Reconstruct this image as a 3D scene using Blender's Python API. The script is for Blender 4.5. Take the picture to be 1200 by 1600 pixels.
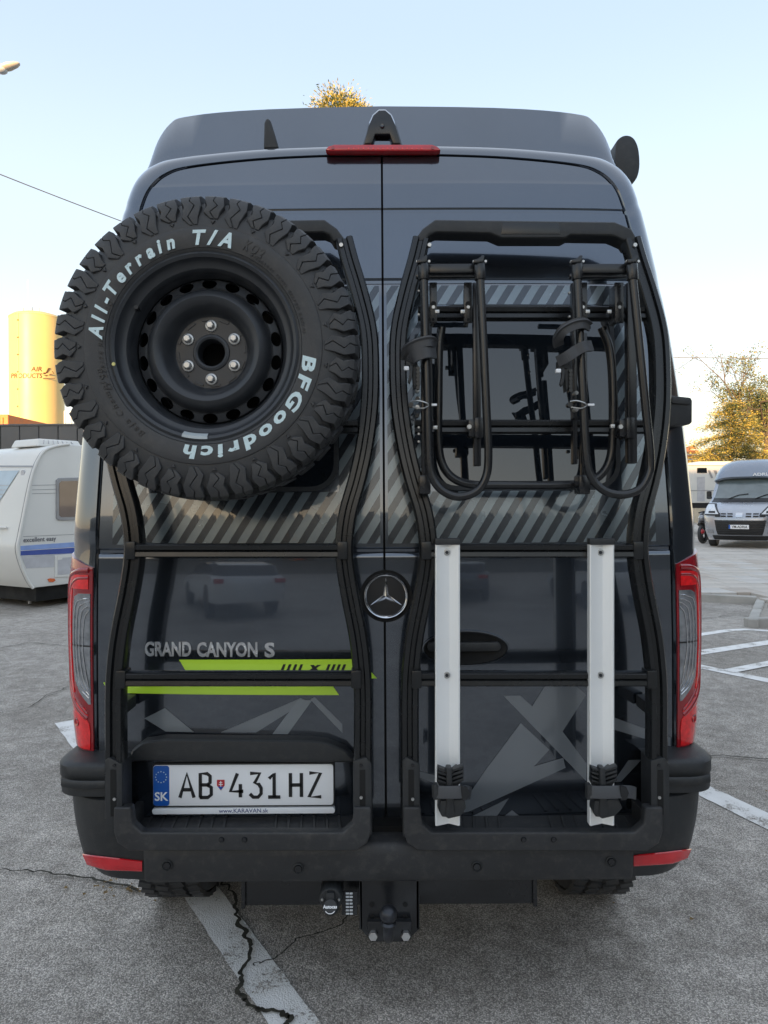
import bpy, bmesh, math, random
from mathutils import Vector, Matrix
random.seed(7)
PI = math.pi
scene = bpy.context.scene
for o in list(bpy.data.objects):
    bpy.data.objects.remove(o)

# ------------------------------------------------------------------ camera
CAM = Vector((0.0, -2.18, 1.55))
F = 1109.0            # focal length in pixels of the 1200 x 1600 photograph
ROLL = 0.0063
cd = bpy.data.cameras.new('camera')
cam = bpy.data.objects.new('camera', cd)
scene.collection.objects.link(cam)
cam.matrix_world = Matrix.Translation(CAM) @ Matrix.Rotation(PI/2, 4, 'X') @ Matrix.Rotation(-ROLL, 4, 'Z')
cd.sensor_fit = 'VERTICAL'
cd.sensor_height = 36.0
cd.lens = 36.0*F/1600.0
cd.shift_y = -15.0/1600.0
cd.clip_start = 0.05
cd.clip_end = 3000
scene.camera = cam

# ------------------------------------------------------------------ light
SUN_EL, SUN_AZ = math.radians(4.5), math.radians(197.0)   # azimuth from +Y, clockwise: low sun behind the camera
world = bpy.data.worlds.new('World')
scene.world = world
world.use_nodes = True
nt = world.node_tree
for n in list(nt.nodes): nt.nodes.remove(n)
wo = nt.nodes.new('ShaderNodeOutputWorld')
bg = nt.nodes.new('ShaderNodeBackground')
sky = nt.nodes.new('ShaderNodeTexSky')
sky.sky_type = 'NISHITA'
sky.sun_disc = False
sky.sun_elevation = SUN_EL
sky.sun_rotation = SUN_AZ
sky.altitude = 200
sky.air_density = 1.0
sky.dust_density = 1.6
sky.ozone_density = 1.6
bg.inputs['Strength'].default_value = 0.15
# pale evening haze over the clear-sky model: cream at the horizon, light blue above, the same all the way round
wtc = nt.nodes.new('ShaderNodeTexCoord'); wsp = nt.nodes.new('ShaderNodeSeparateXYZ')
nt.links.new(wtc.outputs['Generated'], wsp.inputs[0])
wr = nt.nodes.new('ShaderNodeValToRGB'); wr.color_ramp.interpolation = 'EASE'
HZ = [(0.0, (1.00, 0.84, 0.62)), (0.07, (0.97, 0.86, 0.70)), (0.17, (0.80, 0.83, 0.82)), (0.33, (0.64, 0.73, 0.81)), (0.58, (0.50, 0.60, 0.76)), (0.85, (0.72, 0.79, 0.90))]
while len(wr.color_ramp.elements) < len(HZ): wr.color_ramp.elements.new(0.5)
for i, (p_, c_) in enumerate(HZ):
    wr.color_ramp.elements[i].position = p_; wr.color_ramp.elements[i].color = (c_[0], c_[1], c_[2], 1)
nt.links.new(wsp.outputs['Z'], wr.inputs[0])
wsc = nt.nodes.new('ShaderNodeVectorMath'); wsc.operation = 'SCALE'; wsc.inputs['Scale'].default_value = 1.38
nt.links.new(wr.outputs[0], wsc.inputs[0])
wmx = nt.nodes.new('ShaderNodeMixRGB'); wmx.inputs[0].default_value = 0.88
nt.links.new(sky.outputs[0], wmx.inputs[1]); nt.links.new(wsc.outputs[0], wmx.inputs[2])
nt.links.new(wmx.outputs[0], bg.inputs['Color'])
nt.links.new(bg.outputs[0], wo.inputs['Surface'])
sd = bpy.data.lights.new('sun', 'SUN')
sd.energy = 2.0
sd.angle = math.radians(0.5)
sd.color = (1.0, 0.62, 0.30)
sun = bpy.data.objects.new('sun', sd)
scene.collection.objects.link(sun)
sdir = Vector((math.sin(SUN_AZ)*math.cos(SUN_EL), math.cos(SUN_AZ)*math.cos(SUN_EL), math.sin(SUN_EL)))
sun.rotation_euler = sdir.to_track_quat('Z', 'Y').to_euler()
sun.location = sdir*60
vs = scene.view_settings
vs.view_transform = 'Standard'
vs.look = 'None'
vs.gamma = 1.0
vs.use_curve_mapping = False
vs.exposure = 2.72

# ------------------------------------------------------------------ helpers
def W(px, py, y):
    """a point measured in the photograph, placed on the plane at distance y (metres from the rear doors)"""
    a, b = px-600.0, py-800.0
    dx, dy = a - ROLL*b, b + ROLL*a
    d = y - CAM.y
    return Vector((dx/F*d, y, CAM.z - (dy+15.0)/F*d))
def WG(px, py, z=0.0):
    a, b = px-600.0, py-800.0
    dx, dy = a - ROLL*b, b + ROLL*a
    d = (CAM.z-z)*F/(dy+15.0)
    return Vector((dx/F*d, d + CAM.y, z))
def XZ(px, py, y):
    v = W(px, py, y); return (v.x, v.z)

def catmull(pts, n=8, closed=False):
    pts = [Vector(p) for p in pts]
    out = []
    N = len(pts)
    segs = N if closed else N-1
    for i in range(segs):
        p1, p2 = pts[i], pts[(i+1) % N]
        p0 = pts[i-1] if (closed or i > 0) else p1*2-p2
        p3 = pts[(i+2) % N] if (closed or i+2 < N) else p2*2-p1
        for k in range(n):
            t = k/n
            out.append(0.5*((2*p1)+(p2-p0)*t+(2*p0-5*p1+4*p2-p3)*t*t+(3*p1-p0-3*p2+p3)*t**3))
    if not closed: out.append(pts[-1].copy())
    return out

class G:
    def __init__(s): s.v = []; s.f = []; s.m = []
    def add(s, vs, fs, mi=0):
        o = len(s.v)
        s.v += [Vector(v) for v in vs]
        s.f += [tuple(i+o for i in f) for f in fs]
        s.m += [mi]*len(fs)
    def box(s, x0, x1, y0, y1, z0, z1, M=None, mi=0):
        vs = [Vector((x, y, z)) for x in (x0, x1) for y in (y0, y1) for z in (z0, z1)]
        if M is not None: vs = [M @ v for v in vs]
        s.add(vs, [(0,1,3,2),(4,6,7,5),(0,4,5,1),(2,3,7,6),(0,2,6,4),(1,5,7,3)], mi)
    def prism(s, poly, y0, y1, M=None, mi=0):
        """polygon of (x, z) extruded from y0 (front, towards the viewer) to y1"""
        n = len(poly)
        vs = [Vector((p[0], y0, p[1])) for p in poly]+[Vector((p[0], y1, p[1])) for p in poly]
        if M is not None: vs = [M @ v for v in vs]
        s.add(vs, [tuple(range(n)), tuple(range(2*n-1, n-1, -1))]+[(i, i+n, (i+1) % n+n, (i+1) % n) for i in range(n)], mi)
    def sweep(s, path, prof, closed=False, ref=(0, -1, 0), caps=True, mi=0, scale=None):
        """prof (a, b): a sideways, b along the reference direction"""
        P = [Vector(p) for p in path]; n = len(P)
        N = Vector(ref)
        rows = []
        for i in range(n):
            if closed: T = P[(i+1) % n]-P[i-1]
            else: T = P[min(i+1, n-1)]-P[max(i-1, 0)]
            T.normalize()
            N = N - T*N.dot(T)
            if N.length < 1e-5: N = T.orthogonal()
            N.normalize()
            B = T.cross(N)
            k = scale[i] if scale else 1.0
            rows.append([P[i]+B*(a*k)+N*(b*k) for a, b in prof])
        m = len(prof)
        vs = [v for r in rows for v in r]
        fs = []
        for i in range(n if closed else n-1):
            for j in range(m):
                a, b = i*m+j, i*m+(j+1) % m
                c, d = ((i+1) % n)*m+(j+1) % m, ((i+1) % n)*m+j
                fs.append((a, b, c, d))
        if caps and not closed:
            fs.append(tuple(range(m-1, -1, -1))); fs.append(tuple(range((n-1)*m, n*m)))
        s.add(vs, fs, mi)
    def tube(s, path, r, k=10, closed=False, mi=0, scale=None):
        s.sweep(path, [(r*math.cos(2*PI*i/k), r*math.sin(2*PI*i/k)) for i in range(k)], closed, mi=mi, scale=scale)
    def lathe(s, prof, M=Matrix.Identity(4), k=48, mi=0, a0=0.0, a1=2*PI):
        """prof (r, y) turned about the y axis; front is -y"""
        n = len(prof); full = abs(a1-a0-2*PI) < 1e-6
        kk = k if full else k+1
        vs = []
        for i in range(kk):
            a = a0+(a1-a0)*i/k
            for r, y in prof: vs.append(M @ Vector((r*math.cos(a), y, r*math.sin(a))))
        fs = []
        for i in range(k):
            i2 = (i+1) % kk
            for j in range(n-1):
                fs.append((i*n+j, i2*n+j, i2*n+j+1, i*n+j+1))
        s.add(vs, fs, mi)
    def cyl(s, c, r, y0, y1, k=20, mi=0, M=None):
        T = Matrix.Translation(Vector(c)) if M is None else M
        s.lathe([(0, y0), (r, y0), (r, y1), (0, y1)], T, k, mi)
    def grid(s, rows, mi=0, closed_u=False):
        m = len(rows[0])
        vs = [v for r in rows for v in r]
        fs = []
        for i in range(len(rows)-1):
            for j in range(m if closed_u else m-1):
                fs.append((i*m+j, i*m+(j+1) % m, (i+1)*m+(j+1) % m, (i+1)*m+j))
        s.add(vs, fs, mi)
    def sphere(s, c, r, k=16, mi=0, sy=1.0, sz=1.0, sx=1.0):
        prof = [(r*math.sin(PI*i/(k//2)), -r*math.cos(PI*i/(k//2))) for i in range(k//2+1)]
        M = Matrix.Translation(Vector(c)) @ Matrix.Diagonal((sx, sy, sz, 1))
        s.lathe(prof, M, k, mi)

def rr(x0, x1, z0, z1, r, n=5):
    """rounded rectangle outline"""
    out = []
    for cx, cz, a in ((x1-r, z1-r, 0), (x0+r, z1-r, PI/2), (x0+r, z0+r, PI), (x1-r, z0+r, 1.5*PI)):
        for i in range(n+1):
            t = a+PI/2*i/n
            out.append((cx+r*math.cos(t), cz+r*math.sin(t)))
    return out

def link(o, parent=None):
    scene.collection.objects.link(o)
    if parent is not None:
        o.parent = parent
        o.matrix_parent_inverse = WM(parent).inverted()
    return o
def WM(o):
    m = o.matrix_basis
    if o.parent is not None: m = WM(o.parent) @ o.matrix_parent_inverse @ m
    return m

def obj(name, g, mat, parent=None, smooth=35, bevel=0.0, bseg=2, origin=None, label=None, kind=None, fix=True, weld=True):
    me = bpy.data.meshes.new(name)
    c = Vector((0, 0, 0))
    if g.v:
        lo = Vector([min(v[i] for v in g.v) for i in range(3)]); hi = Vector([max(v[i] for v in g.v) for i in range(3)])
        c = (lo+hi)/2
    if origin is not None: c = Vector(origin)
    me.from_pydata([v-c for v in g.v], [], g.f)
    mats = mat if isinstance(mat, (list, tuple)) else [mat]
    for m in mats: me.materials.append(m)
    if len(mats) > 1: me.polygons.foreach_set('material_index', g.m)
    if fix or bevel:
        bm = bmesh.new(); bm.from_mesh(me)
        if weld: bmesh.ops.remove_doubles(bm, verts=bm.verts, dist=1e-6)
        bmesh.ops.recalc_face_normals(bm, faces=bm.faces)
        if bevel:
            es = [e for e in bm.edges if len(e.link_faces) == 2 and e.calc_face_angle(0) > math.radians(38)]
            bmesh.ops.bevel(bm, geom=es, offset=bevel, segments=bseg, profile=0.6, affect='EDGES', clamp_overlap=True)
        bm.to_mesh(me); bm.free()
    if smooth:
        me.polygons.foreach_set('use_smooth', [True]*len(me.polygons))
        me.set_sharp_from_angle(angle=math.radians(smooth))
    o = bpy.data.objects.new(name, me)
    o.location = c
    link(o, parent)
    if label: o['label'] = label
    if kind: o['kind'] = kind
    return o

def thing(name, loc, label, cat, group=None, rz=0.0):
    o = bpy.data.objects.new(name, None)
    o.empty_display_size = 0.2
    o.location = loc; o.rotation_euler = (0, 0, rz)
    scene.collection.objects.link(o)
    o['label'] = label; o['category'] = cat
    if group: o['group'] = group
    return o
def tag(o, label, cat, group=None):
    o['label'] = label; o['category'] = cat
    if group: o['group'] = group
    return o

def text_geo(txt, size, depth=0.001, bold=0.0, shear=0.0, sx=1.0, align='CENTER', spacing=1.0):
    """returns list of verts and faces of the text in the x/y plane"""
    c = bpy.data.curves.new('t', 'FONT')
    c.body = txt; c.size = size; c.extrude = depth; c.offset = bold*size; c.shear = shear
    c.align_x = align; c.align_y = 'CENTER'; c.space_character = spacing
    c.resolution_u = 3
    o = bpy.data.objects.new('t', c)
    scene.collection.objects.link(o)
    dg = bpy.context.evaluated_depsgraph_get()
    me = bpy.data.meshes.new_from_object(o.evaluated_get(dg))
    vs = [Vector((v.co.x*sx, v.co.y, v.co.z)) for v in me.vertices]
    fs = [tuple(p.vertices) for p in me.polygons]
    bpy.data.objects.remove(o); bpy.data.curves.remove(c); bpy.data.meshes.remove(me)
    return vs, fs
FACE = Matrix(((1,0,0,0),(0,0,-1,0),(0,1,0,0),(0,0,0,1)))     # text plane -> upright, facing -Y
def lettering(name, txt, size, M, mat, parent, smooth=0, **kw):
    g = G(); vs, fs = text_geo(txt, size, **kw)
    g.add([M @ v for v in vs], fs)
    return obj(name, g, mat, parent, smooth=smooth, fix=False)

# ------------------------------------------------------------------ materials
def newmat(name):
    m = bpy.data.materials.new(name); m.use_nodes = True
    return m, m.node_tree, m.node_tree.nodes['Principled BSDF']
def N(t, kind, **kw):
    n = t.nodes.new(kind)
    for k, v in kw.items(): setattr(n, k, v)
    return n
def ramp(t, fac, stops):
    r = N(t, 'ShaderNodeValToRGB')
    e = r.color_ramp.elements
    while len(e) < len(stops): e.new(0.5)
    for i, (p, c) in enumerate(stops):
        e[i].position = p; e[i].color = tuple(c)+(1,) if len(c) == 3 else c
    t.links.new(fac, r.inputs[0]); return r
def mat(name, col, rough=0.5, metal=0.0, var=0.12, scale=6.0, bump=0.0, bscale=300.0, coat=0.0, dirt=0.0, spec=0.5, rvar=0.15, coatr=0.03):
    m, t, p = newmat(name)
    tc = N(t, 'ShaderNodeTexCoord')
    nz = N(t, 'ShaderNodeTexNoise'); nz.inputs['Scale'].default_value = scale; nz.inputs['Detail'].default_value = 6
    t.links.new(tc.outputs['Object'], nz.inputs['Vector'])
    c = Vector(col)
    r = ramp(t, nz.outputs['Fac'], [(0.3, tuple(c*(1-var))), (0.7, tuple(c*(1+var)))])
    out = r.outputs[0]
    if dirt:
        n2 = N(t, 'ShaderNodeTexNoise'); n2.inputs['Scale'].default_value = 35; n2.inputs['Detail'].default_value = 10; n2.inputs['Roughness'].default_value = 0.7
        t.links.new(tc.outputs['Object'], n2.inputs['Vector'])
        rd = ramp(t, n2.outputs['Fac'], [(0.5, (0, 0, 0)), (0.8, (dirt, dirt, dirt))])
        mx = N(t, 'ShaderNodeMixRGB'); mx.inputs[2].default_value = (0.22, 0.20, 0.17, 1)
        t.links.new(rd.outputs[0], mx.inputs[0]); t.links.new(out, mx.inputs[1]); out = mx.outputs[0]
    t.links.new(out, p.inputs['Base Color'])
    rr_ = ramp(t, nz.outputs['Fac'], [(0.3, (max(rough*(1-rvar), 0.0),)*3), (0.7, (min(rough*(1+rvar), 1),)*3)])
    t.links.new(rr_.outputs[0], p.inputs['Roughness'])
    p.inputs['Metallic'].default_value = metal
    p.inputs['Specular IOR Level'].default_value = spec
    if coat:
        p.inputs['Coat Weight'].default_value = coat; p.inputs['Coat Roughness'].default_value = coatr
        if name == 'anthracite_paint': p.inputs['Coat IOR'].default_value = 1.75
    if bump:
        n3 = N(t, 'ShaderNodeTexNoise'); n3.inputs['Scale'].default_value = bscale; n3.inputs['Detail'].default_value = 3
        t.links.new(tc.outputs['Object'], n3.inputs['Vector'])
        b = N(t, 'ShaderNodeBump'); b.inputs['Strength'].default_value = bump; b.inputs['Distance'].default_value = 0.002
        t.links.new(n3.outputs['Fac'], b.inputs['Height']); t.links.new(b.outputs[0], p.inputs['Normal'])
    return m
def glassmat(name, col, rough=0.02, alpha=1.0):
    m, t, p = newmat(name)
    tc = N(t, 'ShaderNodeTexCoord'); nz = N(t, 'ShaderNodeTexNoise'); nz.inputs['Scale'].default_value = 3
    t.links.new(tc.outputs['Object'], nz.inputs['Vector'])
    r = ramp(t, nz.outputs['Fac'], [(0.3, tuple(Vector(col)*0.85)), (0.7, tuple(Vector(col)*1.15))])
    t.links.new(r.outputs[0], p.inputs['Base Color'])
    p.inputs['Roughness'].default_value = rough
    p.inputs['Coat Weight'].default_value = 1.0; p.inputs['Coat Roughness'].default_value = 0.01
    p.inputs['Alpha'].default_value = alpha
    return m
PAINT = mat('anthracite_paint', (0.072, 0.087, 0.110), 0.18, 0.85, 0.08, 2.0, dirt=0.05, coat=1.0, spec=0.6)
PLAST = mat('black_textured_plastic', (0.019, 0.021, 0.023), 0.50, 0, 0.12, 5, bump=0.35, bscale=500, dirt=0.10)
PLASTG = mat('dusty_black_plastic', (0.024, 0.025, 0.027), 0.52, 0, 0.15, 5, bump=0.4, bscale=450, dirt=0.2)
TUBE = mat('black_powder_coat', (0.013, 0.014, 0.016), 0.25, 0.0, 0.1, 8, spec=0.55)
RAIL = mat('black_anodised_rail', (0.010, 0.011, 0.012), 0.27, 0.0, 0.1, 8)
RUBBER = mat('tyre_rubber', (0.036, 0.037, 0.039), 0.52, 0, 0.14, 12, bump=0.25, bscale=250, dirt=0.14)
STEELB = mat('black_wheel_steel', (0.028, 0.031, 0.036), 0.40, 0.0, 0.1, 8, dirt=0.05)
BLACK = mat('deep_black', (0.004, 0.004, 0.004), 0.8, 0, 0.1)
ALU = mat('brushed_aluminium', (0.88, 0.89, 0.88), 0.42, 0.30, 0.04, 3)
CHROME = mat('chrome', (0.62, 0.63, 0.65), 0.16, 1.0, 0.04, 20)
ZINC = mat('zinc_bolt', (0.50, 0.50, 0.49), 0.34, 0.8, 0.12, 60)
GLASS = glassmat('dark_tinted_glass', (0.008, 0.011, 0.015))
REDL = mat('red_lens', (0.52, 0.008, 0.016), 0.12, 0, 0.15, 14, coat=1.0)
REDD = mat('dark_red_lens', (0.30, 0.004, 0.010), 0.10, 0, 0.2, 14, coat=1.0)
REDB = mat('bright_red_lens', (0.80, 0.012, 0.015), 0.15, 0, 0.2, 60, coat=1.0)
CLEARL = mat('clear_ribbed_lens', (0.30, 0.31, 0.33), 0.14, 0.6, 0.3, 40, coat=1.0)
WHITE = mat('white_rubber_print', (0.62, 0.76, 0.78), 0.5, 0, 0.1, 60)
STRIPED = mat('dark_stripe_print', (0.042, 0.049, 0.058), 0.24, 0.6, 0.05, 3, coat=1.0)
STRAP = mat('strap_rubber', (0.050, 0.052, 0.056), 0.5)
LETTER = mat('bright_lettering', (0.62, 0.63, 0.64), 0.25, 0.6, 0.25, 60)
LIME = mat('lime_decal', (0.52, 0.80, 0.05), 0.3, 0, 0.03, 3, coat=0.6)
DECALG = mat('grey_decal', (0.22, 0.245, 0.265), 0.32, 0.4, 0.05, 3, coat=0.8)
DECALS = mat('stripe_decal', (0.18, 0.215, 0.235), 0.26, 0.5, 0.05, 3, coat=0.9)
DECALD = mat('dim_grey_decal', (0.20, 0.22, 0.24), 0.30, 0.4, 0.05, 3, coat=0.8)
PLATEW = mat('plate_white', (0.86, 0.87, 0.88), 0.35, 0, 0.02, 10)
PLATEB = mat('plate_blue', (0.010, 0.10, 0.42), 0.35, 0, 0.05, 10)
PRINTB = mat('black_print', (0.012, 0.012, 0.013), 0.45, 0, 0.1, 20)
GREYP = mat('light_grey_print', (0.55, 0.58, 0.60), 0.5, 0, 0.1, 20)
# ------------------------------------------------------------------ ground
def asphalt():
    m, t, p = newmat('worn_asphalt')
    geo = N(t, 'ShaderNodeNewGeometry')
    v = N(t, 'ShaderNodeTexVoronoi'); v.inputs['Scale'].default_value = 210
    t.links.new(geo.outputs['Position'], v.inputs['Vector'])
    sep = N(t, 'ShaderNodeSeparateColor'); t.links.new(v.outputs['Color'], sep.inputs[0])
    r1 = ramp(t, sep.outputs[0], [(0.0, (0.27, 0.245, 0.213)), (0.45, (0.50, 0.46, 0.405)), (0.8, (0.60, 0.553, 0.488)), (1.0, (0.80, 0.742, 0.66))])
    # dark binder between the stones
    rd = ramp(t, v.outputs['Distance'], [(0.42, (0, 0, 0)), (0.72, (1, 1, 1))])
    mx = N(t, 'ShaderNodeMixRGB'); mx.inputs[2].default_value = (0.22, 0.203, 0.18, 1)
    t.links.new(rd.outputs[0], mx.inputs[0]); t.links.new(r1.outputs[0], mx.inputs[1])
    # patches and stains
    n1 = N(t, 'ShaderNodeTexNoise'); n1.inputs['Scale'].default_value = 0.7; n1.inputs['Detail'].default_value = 8; n1.inputs['Roughness'].default_value = 0.65
    t.links.new(geo.outputs['Position'], n1.inputs['Vector'])
    rp = ramp(t, n1.outputs['Fac'], [(0.30, (0.66, 0.65, 0.64)), (0.5, (0.98, 0.98, 1.0)), (0.68, (1.22, 1.22, 1.24))])
    mu = N(t, 'ShaderNodeMixRGB', blend_type='MULTIPLY'); mu.inputs[0].default_value = 1
    t.links.new(mx.outputs[0], mu.inputs[1]); t.links.new(rp.outputs[0], mu.inputs[2])
    n2 = N(t, 'ShaderNodeTexNoise'); n2.inputs['Scale'].default_value = 9; n2.inputs['Detail'].default_value = 9; n2.inputs['Roughness'].default_value = 0.7
    t.links.new(geo.outputs['Position'], n2.inputs['Vector'])
    r2 = ramp(t, n2.outputs['Fac'], [(0.33, (0.68, 0.67, 0.65)), (0.66, (1.18, 1.18, 1.18))])
    mu2 = N(t, 'ShaderNodeMixRGB', blend_type='MULTIPLY'); mu2.inputs[0].default_value = 1
    t.links.new(mu.outputs[0], mu2.inputs[1]); t.links.new(r2.outputs[0], mu2.inputs[2])
    # chewing gum and pale scuffs
    v2 = N(t, 'ShaderNodeTexVoronoi'); v2.inputs['Scale'].default_value = 1.6
    nw = N(t, 'ShaderNodeMixRGB', blend_type='ADD'); nw.inputs[0].default_value = 0.09
    t.links.new(geo.outputs['Position'], nw.inputs[1]); t.links.new(n2.outputs['Color'], nw.inputs[2]); t.links.new(nw.outputs[0], v2.inputs['Vector'])
    r3 = ramp(t, v2.outputs['Distance'], [(0.0, (0.5, 0.5, 0.5)), (0.035, (0.35, 0.35, 0.35)), (0.05, (0, 0, 0))])
    mg = N(t, 'ShaderNodeMixRGB'); mg.inputs[2].default_value = (0.50, 0.49, 0.47, 1)
    t.links.new(r3.outputs[0], mg.inputs[0]); t.links.new(mu2.outputs[0], mg.inputs[1])
    t.links.new(mg.outputs[0], p.inputs['Base Color'])
    p.inputs['Roughness'].default_value = 0.85
    b = N(t, 'ShaderNodeBump'); b.inputs['Strength'].default_value = 0.5; b.inputs['Distance'].default_value = 0.004; b.invert = True
    t.links.new(v.outputs['Distance'], b.inputs['Height']); t.links.new(b.outputs[0], p.inputs['Normal'])
    return m, t, mg, b
ASPH, _, _, _ = asphalt()
def roadpaint():
    m, t, mg, b = asphalt()
    m.name = 'worn_white_road_paint'
    p = t.nodes['Principled BSDF']
    geo = [n for n in t.nodes if n.type == 'NEW_GEOMETRY'][0]
    n = N(t, 'ShaderNodeTexNoise'); n.inputs['Scale'].default_value = 90; n.inputs['Detail'].default_value = 6; n.inputs['Roughness'].default_value = 0.7
    t.links.new(geo.outputs['Position'], n.inputs['Vector'])
    n5 = N(t, 'ShaderNodeTexNoise'); n5.inputs['Scale'].default_value = 7; n5.inputs['Detail'].default_value = 5
    t.links.new(geo.outputs['Position'], n5.inputs['Vector'])
    ad = N(t, 'ShaderNodeMath', operation='ADD'); t.links.new(n.outputs['Fac'], ad.inputs[0]); t.links.new(n5.outputs['Fac'], ad.inputs[1])
    r = ramp(t, ad.outputs[0], [(0.78, (0, 0, 0)), (0.90, (1, 1, 1))])
    r.color_ramp.elements[0].position = 0.405; r.color_ramp.elements[1].position = 0.465
    hv = N(t, 'ShaderNodeMath', operation='MULTIPLY'); hv.inputs[1].default_value = 0.5
    t.links.new(ad.outputs[0], hv.inputs[0]); t.links.new(hv.outputs[0], r.inputs[0])
    rc = ramp(t, n5.outputs['Fac'], [(0.3, (0.74, 0.73, 0.70)), (0.7, (0.90, 0.89, 0.87))])
    mx = N(t, 'ShaderNodeMixRGB')
    t.links.new(r.outputs[0], mx.inputs[0]); t.links.new(mg.outputs[0], mx.inputs[1]); t.links.new(rc.outputs[0], mx.inputs[2])
    t.links.new(mx.outputs[0], p.inputs['Base Color'])
    return m
RPAINT = roadpaint()
g = G(); R_ = 700
g.add([(-R_, -R_, 0), (R_, -R_, 0), (R_, R_, 0), (-R_, R_, 0)], [(0, 1, 2, 3)])
o = obj('ground', g, ASPH, kind='structure'); o['label'] = 'worn grey asphalt of the parking lot'

def ribbon(g, pts, w, z=0.004, jit=0.0, n=1, wj=0.0):
    P = [Vector((p[0], p[1], z)) for p in pts]
    if n > 1: P = catmull(P, n)
    if jit:
        P = [p+Vector((random.uniform(-jit, jit), random.uniform(-jit, jit), 0))*3 for p in P]
        for _ in range(2): P = [P[0]]+[(P[i-1]+P[i]*2+P[i+1])/4 for i in range(1, len(P)-1)]+[P[-1]]
    rows = []
    for i, p in enumerate(P):
        T = P[min(i+1, len(P)-1)]-P[max(i-1, 0)]; T.z = 0; T.normalize()
        B = Vector((-T.y, T.x, 0)); ww = (w[i*len(w)//len(P)] if isinstance(w, (list, tuple)) else w)
        ww = ww*(1+random.uniform(-wj, wj))
        rows.append([p-B*ww/2, p+B*ww/2])
    g.grid(rows)
def line(name, pts, w, **kw):
    g = G(); ribbon(g, pts, w, **kw)
    # edges in short steps so that they can be a little ragged
    o = obj(name, g, RPAINT, kind='structure', smooth=0); return o
def dense(pts, step=0.05):
    out = []
    for a, b in zip(pts[:-1], pts[1:]):
        a, b = Vector(a), Vector(b); n = max(1, int((b-a).length/step))
        out += [a.lerp(b, i/n) for i in range(n)]
    return out+[Vector(pts[-1])]
A, B = WG(459, 1600), WG(318, 1400)
C_ = WG(101, 1128)
Dd = A+(A-B).normalized()*1.6
line('parking_line', dense([Dd, A, B, C_]), 0.135, wj=0.05)
line('parking_line', dense([WG(1200, 1284)+(WG(1200, 1284)-WG(1108, 1240))*2.0, WG(1200, 1284), WG(1108, 1240), WG(1000, 1188)]), 0.15, wj=0.05)
for a, b, w in (((1080, 1022), (1215, 1002), 0.16), ((1080, 1039), (1230, 1070), 0.14), ((1137, 1050), (1230, 1032), 0.13)):
    line('parking_line', dense([WG(*a), WG(*b)], 0.2), w, z=0.004+0.004*(w == 0.13), wj=0.04)
line('parking_line', dense([WG(1080, 994), WG(1140, 985), WG(1165, 984), WG(1235, 988)], 0.2), 0.12, z=0.004, wj=0.04)

CRACKM = mat('crack_with_moss', (0.036, 0.033, 0.024), 0.95, 0, 0.6, 30)
def crack(pts, w, jit=0.008, n=18, label=None, wj=0.30):
    g = G(); ribbon(g, [WG(*p) for p in pts], w, z=0.012, jit=jit, n=n, wj=wj)
    o = obj('asphalt_crack', g, CRACKM, kind='structure', smooth=0, fix=False)
crack([(330, 1370), (362, 1398), (370, 1440), (391, 1482), (374, 1535), (384, 1570), (420, 1584), (450, 1592), (440, 1620)], [0.008, 0.012, 0.016, 0.012, 0.015, 0.014, 0.014, 0.016], jit=0.006)
crack([(392, 1512), (430, 1500), (470, 1470), (525, 1452), (560, 1420)], 0.005, jit=0.005)
crack([(-20, 1362), (40, 1365), (110, 1371), (170, 1382), (225, 1396), (290, 1390)], [0.006, 0.01, 0.012, 0.012, 0.016, 0.01], jit=0.006)
crack([(1085, 1183), (1140, 1184), (1210, 1190)], 0.012, jit=0.01, n=10)
crack([(-20, 1120), (40, 1108), (80, 1085), (108, 1074)], 0.008, jit=0.012, n=10)
crack([(-20, 1020), (50, 1006), (108, 1012)], 0.012, jit=0.02, n=10)
crack([(1100, 968), (1150, 962), (1200, 972)], 0.012, jit=0.02, n=10)

LEAFM = mat('fallen_leaf', (0.20, 0.13, 0.05), 0.8, 0, 0.5, 20)
g = G()
for i in range(70):
    p = WG(random.gauss(225, 45), random.gauss(1392, 8)) if i < 45 else Vector((random.uniform(-2.4, 2.4), random.uniform(-.4, 4), 0))
    a = random.uniform(0, 6.28); s = random.uniform(.004, .012)
    g.add([p+Vector((s*math.cos(a), s*math.sin(a), .014)), p+Vector((s*math.cos(a+1.7), s*math.sin(a+1.7), .018)), p+Vector((s*math.cos(a+3.1), s*math.sin(a+3.1), .013)), p+Vector((s*.6*math.cos(a+4.6), s*.6*math.sin(a+4.6), .016))], [(0, 1, 2, 3)])
o = obj('leaf_litter', g, LEAFM, kind='stuff', smooth=0, fix=False); o['label'] = 'scattered brown leaf bits and grit on the asphalt'
# ------------------------------------------------------------------ raised paved area with kerb
KERBM = mat('concrete_kerb', (0.40, 0.385, 0.355), 0.85, 0, 0.18, 4, bump=0.4, bscale=90)
SLABM = mat('pale_paving_slab', (0.50, 0.46, 0.41), 0.85, 0, 0.16, 1.3, bump=0.3, bscale=90)
SLABN = mat('brown_grey_paving_slab', (0.44, 0.39, 0.34), 0.85, 0, 0.16, 1.3, bump=0.3, bscale=90)
SLABD = mat('grey_paving_slab', (0.52, 0.495, 0.46), 0.85, 0, 0.16, 1.3, bump=0.3, bscale=90)
JOINT = mat('sandy_joint', (0.34, 0.31, 0.27), 0.95, 0, 0.2, 20)
kA = WG(1168, 981); kB = WG(1183, 945); kC = WG(1060, 938)
ux = (kB-kA).normalized()
ex = (kB-kC).normalized()
g = G()
KH = 0.115
base = [kA, kA+Vector((30, -1.0, 0)), Vector((60, 60, 0)), Vector((-8, 60, 0)), Vector((-8, kC.y+2, 0)), kC-ex*3.0, kB]
c0 = sum(base, Vector())/len(base)
bb = [p.lerp(c0, 0.004) for p in base]
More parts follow.
